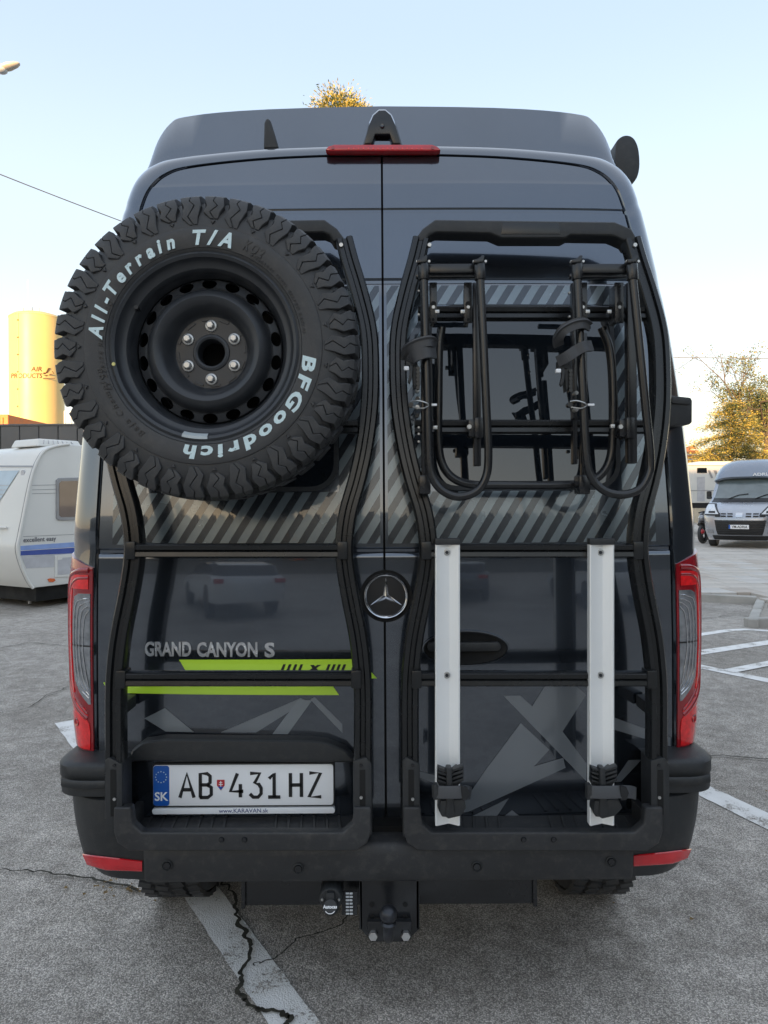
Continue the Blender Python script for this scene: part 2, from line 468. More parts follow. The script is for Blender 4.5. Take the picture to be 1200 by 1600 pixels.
g.add([(p.x, p.y, -0.05) for p in bb]+[(p.x, p.y, KH-0.02) for p in bb],
      [tuple(range(7, 14))]+[(i, (i+1) % 7, (i+1) % 7+7, i+7) for i in range(7)])
pav = obj('pavement', g, JOINT, kind='structure', smooth=0); pav['label'] = 'raised paved yard of pale slabs beyond the asphalt'
def stones(P, Q, L=1.0, w=0.12, side=1):
    T = (Q-P); n = max(1, int(T.length/L)); T.normalize(); Bv = Vector((-T.y, T.x, 0))*side
    for i in range(n):
        g = G(); p0 = P+T*(L*i+0.004); p1 = P+T*(L*(i+1)-0.004)
        dz = random.uniform(-0.003, 0.003)
        vs = [p0, p1, p1+Bv*w, p0+Bv*w]
        g.add([(v.x, v.y, -0.03) for v in vs]+[(v.x, v.y, KH+dz) for v in vs], [(0,3,2,1),(4,5,6,7),(0,1,5,4),(1,2,6,5),(2,3,7,6),(3,0,4,7)])
        obj('kerb_stone', g, KERBM, pav, smooth=0, bevel=0.012, bseg=1)
stones(kA, kA+Vector((6, -0.2, 0)), 1.0, side=1)
stones(kA, kB, 0.96, side=-1)
stones(kB, kC-ex*1.0, 0.9, side=-1)
gs = G(); gs.box(-0.196, 0.196, -0.296, 0.296, -0.05, 0)
slab_me = {}
for nm, m in (('a', SLABM), ('b', SLABN), ('c', SLABD)):
    t_ = obj('paving_slab', gs, m, None, smooth=0, bevel=0.006, bseg=1)
    slab_me[nm] = t_.data; bpy.data.objects.remove(t_)
def inside(x, y):
    d = y-CAM.y
    if y < kA.y+0.42: return False
    if y < kB.y:                                   # strip right of the receding kerb
        f = (y-kA.y)/(kB.y-kA.y)
        if x < kA.x+(kB.x-kA.x)*f+0.33: return False
    elif y < kB.y+0.40 and x < kB.x+0.1: return False
    return 0.39*d < x < 0.66*d
cnt = 0
row = 0
y = kA.y+0.15
while y < 15.2 and cnt < 298:
    x = 0.0+(row % 2)*0.2
    while x < 14:
        if inside(x, y):
            o = bpy.data.objects.new('paving_slab', slab_me[random.choice('aaabbc')])
            o.location = (x, y, KH+random.uniform(-0.003, 0.003)); o.rotation_euler = (random.uniform(-.003, .003), 0, random.uniform(-.004, .004))
            link(o, pav); cnt += 1
        x += 0.40
    y += 0.60; row += 1
# the far slabs, too small to pick apart
g = G()
while y < 40:
    x = (row % 2)*0.2
    while x < 28:
        if 0.30*(y+2.18) < x < 0.80*(y+2.18): g.box(x-.196, x+.196, y-.296, y+.296, KH-.05, KH+random.uniform(-.003, .003))
        x += 0.40
    y += 0.60; row += 1
obj('far_paving_slabs', g, SLABM, pav, smooth=0, kind='stuff', fix=False)

def parked_car(x, y, rz, m, label, colname):
    t = thing('parked_car', (x, y, 0), label, 'car', 'cars parked behind the photographer', rz)
    M = Matrix.Translation((x, y, 0)) @ Matrix.Rotation(rz, 4, 'Z')
    low = [(-2.1, .30), (-2.15, .55), (-2.08, .85), (-1.95, .98), (-.9, 1.02), (.6, 1.0), (1.7, .86), (2.1, .70), (2.18, .45), (2.1, .28)]
    cab = [(-1.98, .96), (-1.75, 1.36), (-1.3, 1.48), (-.2, 1.50), (.35, 1.40), (1.05, .98)]
    for nm, P, ws, mt in (('body', low, (.80, .87, .89, .87, .80), m), ('cabin_glass', cab, (.62, .72, .76, .72, .62), GLASS)):
        g = G(); n = len(P); rows = []
        for k, (s, w) in enumerate(zip((-1, -.86, 0, .86, 1), ws)):
            half = .89 if nm == 'body' else .80
            sc = 1.0 if abs(s) < 1 else .95
            zc = .6 if nm == 'body' else 1.05
            rows.append([M @ Vector((s*half, px*sc, zc+(pz-zc)*sc)) for px, pz in P])
        g.grid(rows, closed_u=True); g.f.append(tuple(range(n))); g.f.append(tuple(range(4*n, 5*n))); g.m += [0, 0]
        obj(nm, g, mt, t, smooth=50)
    g = G(); rows = []
    for s in (-.64, 0, .64): rows.append([M @ Vector((s, a, b)) for a, b in ((-1.72, 1.38), (-1.3, 1.505), (-.2, 1.525), (.33, 1.42))])
    g.grid(rows); obj('roof', g, m, t, smooth=50)
    for sx in (-.80, .80):
        for sy in (-1.35, 1.35):
            g = G(); g.lathe([(0, -.10), (.2, -.11), (.31, -.09), (.31, .09), (.2, .11), (0, .10)], M @ Matrix.Translation((sx, sy, .31)) @ Matrix.Rotation(PI/2, 4, 'Z'), 20); obj('wheel', g, RUBBER, t, smooth=50)
        g = G(); g.box(sx*.93-.12, sx*.93+.12, -2.16, -2.05, .68, .86, M); obj('tail_light', g, REDL, t, bevel=.02)
WCAR = mat('white_car_paint', (.75, .76, .77), .25, 0, .02, 2, coat=1.0)
GCAR = mat('grey_car_paint', (.16, .17, .19), .25, .5, .02, 2, coat=1.0)
parked_car(-3.8, -11.5, 2.6, WCAR, 'white parked car behind the photographer, mirrored in the left rear door', 'white')
parked_car(1.9, -14.5, 3.3, GCAR, 'grey parked car behind the photographer, out of the picture', 'grey')
parked_car(5.6, -12.0, 3.1, WCAR, 'white parked car behind the photographer and right of the grey one', 'white')
# ------------------------------------------------------------------ things behind the camera, seen in the paintwork and shading the lot
HALLW = mat('hall_wall', (0.20, 0.19, 0.175), 0.8, 0, 0.15, 0.4)
HALLR = mat('hall_roof', (0.08, 0.07, 0.07), 0.8, 0, 0.2, 0.5)
hall = thing('hall_building', (0, -46, 0), 'long low hall behind the photographer that shades the parking lot', 'building')
g = G(); g.box(-60, 60, -62, -44, 0, 7.6); obj('wall', g, HALLW, hall, smooth=0)
g = G(); g.prism([(-8.9, 7.6), (8.9, 7.6), (0, 9.6)], -61, 61, Matrix.Translation((0, -53, 0)) @ Matrix.Rotation(PI/2, 4, 'Z')); obj('roof', g, HALLR, hall, smooth=0)
for i, (x, w, h) in enumerate(((-22, .8, 11.5), (-9, .5, 10.8), (4, 1.4, 10.6), (13, .5, 12.5), (26, 1.0, 11.0))):
    g = G(); g.box(x, x+w, -52, -51, 7.6, h); obj('chimney', g, HALLW, hall, smooth=0)
added_block = thing('added_dark_block', (20, 0, 0), 'unseen dark block added right of the lot to darken the van reflections', 'building')  # unseen building added so the van's right corner reflects something dark
g = G(); g.box(13.5, 26, -16, 9.5, 0, 6.8); obj('wall', g, mat('added_block_wall', (.05, .052, .055), .7), added_block, smooth=0)
g = G(); g.box(13.2, 26.3, -16.3, 9.8, 6.8, 7.1); obj('roof', g, HALLR, added_block, smooth=0)
for i in range(14):
    g = G(); g.box(-56+i*8, -53+i*8, -44.05, -43.98, 2.2, 4.6); obj('window', g, GLASS, hall, smooth=0)
# ------------------------------------------------------------------ the camper van
van = thing('camper_van', (0, 2.8, 0), 'dark anthracite high-roof camper van seen from behind in the middle of the lot', 'camper van')
PR = [(0.40, 0.02), (0.55, 0.002), (0.80, -0.006), (1.10, -0.006), (1.38, 0.000), (1.392, 0.001), (1.398, 0.009), (1.406, 0.009), (1.412, 0.001), (1.50, 0.006), (1.80, 0.036), (2.10, 0.078),
      (2.25, 0.102), (2.256, 0.112), (2.266, 0.113), (2.272, 0.104), (2.40, 0.124), (2.496, 0.1395), (2.501, 0.148), (2.509, 0.149), (2.514, 0.1435), (2.60, 0.158), (2.71, 0.184), (2.80, 0.21)]
def prof(z):
    for (a, ya), (b, yb) in zip(PR[:-1], PR[1:]):
        if z <= b:
            t = max(0.0, (z-a)/(b-a)); return ya+(yb-ya)*t
    return PR[-1][1]
def S(x, z):
    return prof(z)+0.030*min(abs(x)/0.89, 1.1)**3
# door outline P and body section Q, right half, from the bottom up to the roof centre
Pk = [(0.893, 0.47), (0.896, 0.8), (0.897, 1.10), (0.895, 1.40), (0.885, 1.75), (0.862, 2.10), (0.826, 2.38), (0.796, 2.53), (0.768, 2.60), (0.72, 2.647), (0.64, 2.672), (0.42, 2.694), (0.2, 2.704), (0, 2.708)]
Qk = [(0.915, 0.47), (0.992, 0.8), (1.014, 1.10), (1.012, 1.40), (0.993, 1.75), (0.962, 2.10), (0.915, 2.40), (0.878, 2.58), (0.845, 2.665), (0.79, 2.716), (0.70, 2.742), (0.45, 2.766), (0.2, 2.775), (0, 2.778)]
def half(K, n=6):
    return [(v.x, v.y) for v in catmull([(a, b, 0) for a, b in K], n)]
Pc, Qc = half(Pk), half(Qk)
def full(c): return [(-x, z) for x, z in c]+[(x, z) for x, z in reversed(c[:-1])]
Pf, Qf = full(Pc), full(Qc)
NP = len(Pf)
RC = 0.125
def corner(i, s, off=0.0):
    """s 0..1 round the corner from door outline to body side, beyond 1 along the side"""
    p, q = Pf[i], Qf[i]
    rc = RC*(1.0 if p[1] < 2.5 else 1.0)
    if s <= 1:
        a = s*PI/2
        v = Vector((p[0]+(q[0]-p[0])*math.sin(a), S(p[0], p[1])+rc*(1-math.cos(a)), p[1]+(q[1]-p[1])*math.sin(a)))
        n = Vector(((q[0]-p[0])*math.sin(a)/ (abs(q[0]-p[0])+1e-3), -math.cos(a), (q[1]-p[1])*math.sin(a)/(abs(q[1]-p[1])+1e-3) if p[1] > 2.5 else 0))
        n = Vector((math.copysign(math.sin(a), q[0]) if abs(q[0]) > 0.01 else 0, -math.cos(a), 0)) if p[1] < 2.4 else n
    else:
        v = Vector((q[0], S(p[0], p[1])+rc+(s-1), q[1])); n = Vector((math.copysign(1, q[0]), 0, 0))
    if n.length > 1e-6: v = v+n.normalized()*off
    return v
rows = []
rows.append([Vector((p[0]*1.0, S(*p)+0.05, p[1])) for p in Pf])
rows.append([corner(i, 0)+Vector((0, 0.006, 0)) for i in range(NP)])
for s in (0.04, 0.12, 0.25, 0.38, 0.5, 0.62, 0.75, 0.88, 1.0): rows.append([corner(i, s) for i in range(NP)])
ysec = [(0.5, 1, 0), (1.0, 1.0, 0), (2.0, 1.0, 0), (3.5, 1.0, 0), (4.5, 0.99, -0.02), (5.0, 0.80, -.02), (5.3, 0.62, -.04), (5.7, 0.50, -.08), (5.9, 0.42, -.12), (6.0, 0.25, -.25)]
for y, k, dx in ysec:
    rows.append([Vector((q[0]*(1+dx*0.3), y, 0.47+(q[1]-0.47)*k)) for q in Qf])
g = G(); g.grid(rows)
g.f.append(tuple(range(len(g.v)-NP, len(g.v)))); g.m.append(0)
body = obj('body', g, PAINT, van, smooth=40)
# dark liner that shows in the door gaps
g = G()
gp = [(x*0.985, z) for x, z in Pc if z < 2.69]
rws = [[Vector((-x, S(x, z)+0.022, z)), Vector((0, S(0, z)+0.022, z)), Vector((x, S(x, z)+0.022, z))] for x, z in gp]
g.grid(rws); obj('door_seal', g, BLACK, van)
def door(sgn):
    rowsz = sorted(set([z for x, z in Pc if z < 1.3 or z > 2.55] + [PR[i][0] for i in range(len(PR)) if 0.5 < PR[i][0] < 2.7] + [1.395, 1.409, 1.6, 1.7, 1.9, 2.0, 2.2, 2.3, 2.35]))
    rowsz = [z for z in rowsz if 0.49 <= z <= 2.7045]
    def Xp(z):
        for (x0, z0), (x1, z1) in zip(Pc[:-1], Pc[1:]):
            if z <= z1: return x0+(x1-x0)*(z-z0)/(z1-z0)
        return 0.05
    rows = []
    NU = 14
    for z in rowsz:
        z = min(z, 2.7045)
        X = Xp(z)-0.006
        rows.append([Vector((sgn*(0.0035+(X-0.0035)*u/NU), S((0.0035+(X-0.0035)*u/NU), z), z-0.004*(z > 2.6))) for u in range(NU+1)])
    g = G(); g.grid(rows)
    me = bpy.data.meshes.new('d'); me.from_pydata(g.v, [], g.f)
    bm = bmesh.new(); bm.from_mesh(me)
    be = [e for e in bm.edges if e.is_boundary]
    r = bmesh.ops.extrude_edge_only(bm, edges=be)
    nv = [v for v in r['geom'] if isinstance(v, bmesh.types.BMVert)]
    for v in nv: v.co.y += 0.018
    bmesh.ops.recalc_face_normals(bm, faces=bm.faces)
    es = [e for e in be if e.is_valid]
    bmesh.ops.bevel(bm, geom=es, offset=0.0035, segments=2, profile=0.5, affect='EDGES', clamp_overlap=True)
    bm.to_mesh(me); bm.free()
    me.materials.append(PAINT)
    me.polygons.foreach_set('use_smooth', [True]*len(me.polygons))
    me.set_sharp_from_angle(angle=math.radians(50))
    o = bpy.data.objects.new('rear_door', me); link(o, van)
    return o
doorL, doorR = door(-1), door(1)

def project(g_verts, g_faces, off, grid=0.05):
    me = bpy.data.meshes.new('t'); me.from_pydata([Vector((x, 0, z)) for x, z in g_verts], [], g_faces)
    bm = bmesh.new(); bm.from_mesh(me)
    bmesh.ops.triangulate(bm, faces=bm.faces)
    for _ in range(6):
        es = [e for e in bm.edges if e.calc_length() > grid]
        if not es: break
        bmesh.ops.subdivide_edges(bm, edges=es, cuts=1)
        bmesh.ops.triangulate(bm, faces=[f for f in bm.faces if len(f.verts) > 3])
    bm.verts.index_update()
    vs = [Vector((v.co.x, S(v.co.x, v.co.z)-off, v.co.z)) for v in bm.verts]
    fs = [tuple(v.index for v in f.verts) for f in bm.faces]
    bm.free(); bpy.data.meshes.remove(me)
    return vs, fs
def decal(name, polys, m, parent, off=0.0016, grid=0.06):
    if len(polys) > 5 and name.startswith('diag'):
        g = G()
        for P in polys: g.add(*project(P, [tuple(range(len(P)))], off, grid))
        return obj(name, g, m, parent, smooth=80, fix=True, kind='stuff')
    for P in polys:
        g = G(); g.add(*project(P, [tuple(range(len(P)))], off, grid)); obj(name, g, m, parent, smooth=80, fix=True)
def dpx(pts): return [XZ(a, b, 0.0) for a, b in pts]

# windows in the doors
def win(sgn, parent):
    x0, x1, z0, z1 = 0.155, 0.725, 1.60, 2.165
    xs = (x0, x1) if sgn > 0 else (-x1, -x0)
    inner = rr(xs[0], xs[1], z0, z1, 0.07, 6)
    outer = rr(xs[0]-0.014, xs[1]+0.014, z0-0.014, z1+0.014, 0.082, 6)
    g = G(); n = len(inner)
    vs = [Vector((x, S(x, z)-0.001, z)) for x, z in outer]+[Vector((x, S(x, z)-0.007, z)) for x, z in outer]+[Vector((x, S(x, z)-0.007, z)) for x, z in inner]+[Vector((x, S(x, z)+0.0, z)) for x, z in inner]
    fs = []
    for k in range(3):
        for i in range(n): fs.append((k*n+i, k*n+(i+1) % n, (k+1)*n+(i+1) % n, (k+1)*n+i))
    g.add(vs, fs); w = obj('window_frame', g, PLAST, parent, smooth=30)
    inn = [(x, z) for x, z in inner]
    g = G(); g.add(*project(inn, [tuple(range(n))], 0.004, 0.08)); obj('window_glass', g, GLASS, parent, smooth=60)
win(1, doorR); win(-1, doorL)

# diagonal stripe print
def clip(poly, x0, x1, z0, z1):
    def cl(P, f, inter):
        out = []
        for i in range(len(P)):
            a, b = P[i-1], P[i]
            if f(b):
                if not f(a): out.append(inter(a, b))
                out.append(b)
            elif f(a): out.append(inter(a, b))
        return out
    def ix(X): return lambda a, b: (X, a[1]+(b[1]-a[1])*(X-a[0])/(b[0]-a[0]))
    def iz(Z): return lambda a, b: (a[0]+(b[0]-a[0])*(Z-a[1])/(b[1]-a[1]), Z)
    for f, it in ((lambda p: p[0] >= x0, ix(x0)), (lambda p: p[0] <= x1, ix(x1)), (lambda p: p[1] >= z0, iz(z0)), (lambda p: p[1] <= z1, iz(z1))):
        if len(poly) < 3: return []
        poly = cl(poly, f, it)
    return poly if len(poly) >= 3 else []
for sgn, par in ((1, doorR), (-1, doorL)):
    polys = []
    regs = [(0.012, 0.845, 1.424, 1.583), (0.012, 0.139, 1.583, 2.182), (0.012, 0.835, 2.182, 2.246), (0.741, 0.835, 1.583, 2.182)]
    if sgn < 0: regs = [(-b, -a, c, d) for a, b, c, d in regs]
    for k in range(-40, 40):
        xb = k*0.0535+0.01; sl = 0.62
        par4 = [(xb, 1.40), (xb+0.028, 1.40), (xb+0.028+sl*0.86, 2.26), (xb+sl*0.86, 2.26)]
        for r in regs:
            c = clip(par4, *r)
            if c: polys.append(c)
    decal('diagonal_stripe_print', polys, DECALS, par, 0.0014, 0.09)
    polys = []
    for k in range(-40, 40):
        xb = k*0.0535+0.01+0.0282; sl = 0.62
        par4 = [(xb, 1.40), (xb+0.0251, 1.40), (xb+0.0251+sl*0.86, 2.26), (xb+sl*0.86, 2.26)]
        for r in regs:
            c = clip(par4, *r)
            if c: polys.append(c)
    decal('diagonal_dark_print', polys, STRIPED, par, 0.0014, 0.09)

# lower prints, left door
decal('grey_print', [dpx([(224, 1124), (257, 1107), (303, 1144), (258, 1144)]), dpx([(466, 1093), (488, 1093), (450, 1146), (426, 1146)]), dpx([(322, 1262), (342, 1262), (330, 1280), (306, 1280)]), dpx([(384, 1262), (430, 1262), (466, 1283), (420, 1283)])], DECALG, doorL)
decal('dim_grey_print', [dpx([(345, 1144), (470, 1090), (480, 1094), (400, 1144)]), dpx([(485, 1092), (492, 1088), (535, 1130), (535, 1144)])], DECALD, doorL, 0.0010)
decal('lime_stripe', [dpx([(279, 1031), (553, 1029), (555, 1052), (292, 1052)])], LIME, doorL, 0.0018)
decal('lime_stripe', [dpx([(157, 1069), (519, 1069), (530, 1085), (166, 1085)])], LIME, doorL, 0.0018)
decal('lime_stripe', [dpx([(579, 1050), (581, 1050), (589, 1059), (579, 1059)])], LIME, doorL, 0.0018)
bars = [dpx([(x+4, 1037), (x+8, 1037), (x+3, 1050), (x-1.5, 1050)]) for x in (439, 448, 457, 466, 509, 517, 525, 533)]
decal('black_slash_print', bars, PRINTB, doorL, 0.0028)
decal('black_cross_print', [dpx([(485, 1038), (491, 1038), (500, 1050), (493, 1050)]), dpx([(496, 1038), (502, 1038), (484, 1050), (478, 1050)])], PRINTB, doorL, 0.0028)
# lower prints, right door
decal('grey_print', [dpx([(786, 1086), (812, 1086), (831, 1103), (852, 1070), (898, 1070), (916, 1086), (879, 1143), (917, 1194), (917, 1222)])], DECALD, doorR, 0.0016)
decal('grey_print', [dpx([(813, 1129), (858, 1171), (834, 1197), (880, 1184), (884, 1200), (732, 1268), (712, 1272), (760, 1200)])], DECALD, doorR, 0.0016)
decal('grey_print', [dpx([(732, 1278), (795, 1247), (775, 1278)]), dpx([(785, 1278), (800, 1266), (815, 1278)]), dpx([(606, 1300), (627, 1284), (628, 1312), (612, 1312)]), dpx([(960, 1122), (1052, 1156), (1052, 1170), (960, 1141)]), dpx([(984, 1190), (1005, 1190), (972, 1224), (960, 1224)]), dpx([(655, 1204), (692, 1214), (692, 1228), (655, 1214)])], DECALD, doorR, 0.0016)
# raised chrome letters
for tx, x, x2 in (('GRAND', 225, 299), ('CANYON', 308, 403), ('S', 414, 430)):
    p0 = W(x, 1016, 0)
    g = G(); vs_, fs_ = text_geo(tx, 0.060, sx=1.0, bold=0.03, depth=0.002, align='LEFT')
    wd = (W(x2, 1016, 0).x-p0.x)/(max(v.x for v in vs_)-min(v.x for v in vs_)); mn = min(v.x for v in vs_)
    for v in vs_: v.x = (v.x-mn)*wd
    g.add([Vector((p0.x+v.x, S(p0.x+v.x, p0.z+v.y)-.003-v.z, p0.z+v.y)) for v in vs_], fs_); obj('chrome_lettering', g, LETTER, doorL, smooth=0, fix=False)

# emblem
E = W(603, 931, 0)
em = G(); em.lathe([(0.066, 0.004), (0.070, -0.006), (0.066, -0.012), (0.061, -0.010), (0.058, -0.002)], Matrix.Translation((E.x, -0.004, E.z)), 48)
embl = obj('round_emblem', em, CHROME, doorR, smooth=60)
g = G(); g.lathe([(0, -0.005), (0.059, -0.004)], Matrix.Translation((E.x, -0.003, E.z)), 40); obj('emblem_disc', g, PRINTB, embl)
g = G(); g.lathe([(0.070, 0.0), (0.080, -0.002), (0.080, 0.006)], Matrix.Translation((E.x, -0.004, E.z)), 40); obj('emblem_seat', g, BLACK, embl)
g = G()
for a in (PI/2, PI/2+2*PI/3, PI/2+4*PI/3):
    d = Vector((math.cos(a), 0, math.sin(a))); n_ = Vector((-d.z, 0, d.x)); c = Vector((E.x, -0.010, E.z))
    g.add([c+n_*0.009-d*0.004, c+d*0.063+Vector((0, 0.004, 0)), c-n_*0.009-d*0.004, c+Vector((0, -0.008, 0))], [(0, 1, 3), (1, 2, 3), (2, 0, 3), (0, 2, 1)])
obj('emblem_star', g, CHROME, embl, smooth=0)

# door handle recess, right door
hc = W(727, 1012, 0)
def ell(cx, cz, a, b, y, n=36): return [Vector((cx+a*math.cos(2*PI*i/n), y, cz+b*math.sin(2*PI*i/n))) for i in range(n)]
g = G()
g.grid([ell(hc.x, hc.z, 0.130, 0.052, S(hc.x, hc.z)-0.001), ell(hc.x, hc.z, 0.125, 0.048, S(hc.x, hc.z)-0.006), ell(hc.x, hc.z+.004, 0.116, 0.040, S(hc.x, hc.z)-0.003), ell(hc.x, hc.z+.01, 0.06, 0.012, S(hc.x, hc.z)-0.0018)], closed_u=True)
hd = obj('door_handle', g, [BLACK], doorR, smooth=60)
g = G(); g.prism(rr(hc.x-0.118, hc.x+0.105, hc.z-0.006, hc.z+0.022, 0.013), -0.03, -0.008); obj('grip', g, PLAST, doorR, bevel=0.005)
g = G(); g.tube(ell(hc.x, hc.z, 0.131, 0.053, S(hc.x, hc.z)-0.001, 48), .0032, 6, closed=True); obj('recess_rim', g, PAINT, doorR, smooth=60)

# licence plate recess and handle lip on left door
lip = [XZ(a, b, -0.02) for a, b in ((203, 1187), (212, 1166), (228, 1154), (260, 1149), (480, 1151), (510, 1154), (540, 1166), (557, 1184), (545, 1186), (230, 1184))]
g = G(); g.prism(lip, -0.055, 0.0); obj('grip_strip', g, PLAST, doorL, bevel=0.016, bseg=3)
rec = [XZ(a, b, -0.004) for a, b in ((206, 1190), (230, 1184), (545, 1186), (556, 1190), (556, 1268), (540, 1280), (222, 1280), (208, 1262))]
g = G(); g.prism(rec, -0.010, -0.003); obj('plate_recess', g, PAINT, doorL, bevel=0.003)
# plate
pc = [XZ(239, 1196, -0.03), XZ(521, 1268, -0.03)]
x0, x1, z1, z0 = pc[0][0], pc[1][0], pc[0][1], pc[1][1]+0.020
zm = (z0+z1)/2
g = G(); g.prism(rr(x0-0.004, x1+0.004, z0-0.005, z1+0.004, 0.009), -0.026, -0.008)
holder = obj('plate_holder', g, PLAST, van, bevel=0.002)
g = G(); g.prism(rr(x0, x1, z0, z1, 0.009), -0.030, -0.0255); plate = obj('licence_plate', g, PLATEW, van, bevel=0.001)
# plate is slightly turned in the photograph; letters drawn as pressed strokes
bw = 0.049
g = G(); g.prism(rr(x0+.001, x0+bw, z0+.001, z1-.001, 0.008), -0.0312, -0.0302); obj('blue_band', g, PLATEB, plate, smooth=0)
g = G()
for i in range(12):
    a = 2*PI*i/12; g.cyl((x0+bw*0.5+0.0165*math.cos(a), -0.0318, z1-0.035+0.0165*math.sin(a)), 0.0019, 0, 0.0005, 6)
obj('star_ring', g, LIME if False else mat('pale_star', (0.55, 0.65, 0.6)), plate, smooth=0)
lettering('country_code', 'SK', 0.036, Matrix.Translation((x0+bw*0.5, -0.0318, z0+0.028)) @ FACE, PLATEW, plate, bold=0.02, depth=0.0004)
PH = z1-z0
def stroke(g, pts, w=0.0105, h=0.0014):
    pts = [Vector((a, -0.0312, b)) for a, b in pts]
    g.sweep(pts, [(-w/2, -h/2), (w/2, -h/2), (w/2, h/2), (-w/2, h/2)])
GL = {'A': [[(0, 0), (.5, 1), (1, 0)], [(.2, .33), (.8, .33)]],
      'B': [[(0, 0), (0, 1), (.6, 1), (.85, .9), (.85, .62), (.6, .53), (0, .53)], [(.6, .53), (.95, .42), (.95, .12), (.65, 0), (-.06, 0)]],
      '4': [[(.55, 1), (0, .25), (1, .25)], [(.78, .55), (.78, 0)]],
      '3': [[(.05, 1), (.85, 1), (.42, .6), (.75, .55), (.95, .38), (.95, .15), (.7, 0), (.3, 0), (.02, .14)]],
      '1': [[(.08, .78), (.5, 1), (.5, 0)], [(0, 0), (1, 0)]],
      'H': [[(0, 0), (0, 1)], [(.95, 0), (.95, 1)], [(0, .5), (.95, .5)]],
      'Z': [[(0.03, 1), (.95, 1), (0, 0), (1, 0)]]}
def plate_x(px): return x0+(px-239)/(521-239)*(x1-x0)
zb, zt = zm-0.036, zm+0.036
for ch, a, b in (('A', 281, 303), ('B', 313, 331), ('4', 360, 380), ('3', 390, 409), ('1', 419, 438), ('H', 454, 472), ('Z', 483, 502)):
    g = G(); xa, xb = plate_x(a), plate_x(b)
    for st in GL[ch]: stroke(g, [(xa+(xb-xa)*u, zb+(zt-zb)*v) for u, v in st], 0.0102)
    obj('plate_character', g, PRINTB, plate, smooth=0)
xs = plate_x(345)
g = G(); g.prism([(xs-.0115, zm+.017), (xs+.0115, zm+.017), (xs+.0115, zm+.0), (xs, zm-.015), (xs-.0115, zm)], -0.0316, -0.0304)
sh = obj('state_shield', g, mat('shield_red', (0.5, 0.03, 0.04), 0.4), plate, smooth=0)
g = G(); g.prism([(xs-.009, zm-.003), (xs+.009, zm-.003), (xs, zm-.013)], -0.0321, -0.0312); obj('shield_hill', g, PLATEB, plate, smooth=0)
g = G(); g.box(xs-.0012, xs+.0012, -.0321, -.0312, zm-.004, zm+.014); g.box(xs-.006, xs+.006, -.0320, -.0311, zm+.002, zm+.0042); g.box(xs-.0045, xs+.0045, -.0320, -.0311, zm+.008, zm+.010)
obj('double_cross', g, PLATEW, plate, smooth=0, fix=False)
g = G(); g.prism(rr(x0-.004, x1+.004, z0-.026, z0-.0085, 0.007), -0.029, -0.010); strip = obj('dealer_strip', g, PLATEW, van, bevel=0.001)
lettering('web_address', 'www.KARAVAN.sk', 0.0175, Matrix.Translation(((x0+x1)/2, -0.0296, z0-.0165)) @ FACE, mat('dark_blue_print', (0.03, 0.05, 0.2)), strip, depth=0.0002, sx=1.05)

# tail lights
def rowidx(sgn):
    return [(i, Pf[i][1]) for i in range(NP) if (Pf[i][0] < 0) == (sgn < 0) and Pf[i][1] < 1.6]
from bisect import bisect
def cpoint(sgn, z, s, off):
    ids = sorted(rowidx(sgn), key=lambda t: t[1])
    zs = [t[1] for t in ids]
    k = min(max(bisect(zs, z), 1), len(zs)-1)
    f = (z-zs[k-1])/(zs[k]-zs[k-1])
    return corner(ids[k-1][0], s, off).lerp(corner(ids[k][0], s, off), f)
def cpatch(g, sgn, rows, off, ns=10, thick=0.0, wallz=True):
    """rows: (z, s_inner, s_outer)"""
    R_ = [[cpoint(sgn, z, a+(b-a)*k/ns, off) for k in range(ns+1)] for z, a, b in rows]
    g.grid(R_)
    if thick:
        Rb = [[cpoint(sgn, z, a+(b-a)*k/ns, off-thick) for k in range(ns+1)] for z, a, b in rows]
        g.grid([R_[0], Rb[0]]); g.grid([R_[-1], Rb[-1]])
        g.grid([[r[0] for r in R_], [r[0] for r in Rb]]); g.grid([[r[-1] for r in R_], [r[-1] for r in Rb]])
def interp(K, n):
    out = []
    for (a, b) in zip(K[:-1], K[1:]):
        for k in range(n): out.append(tuple(a[j]+(b[j]-a[j])*k/n for j in range(len(a))))
    return out+[K[-1]]
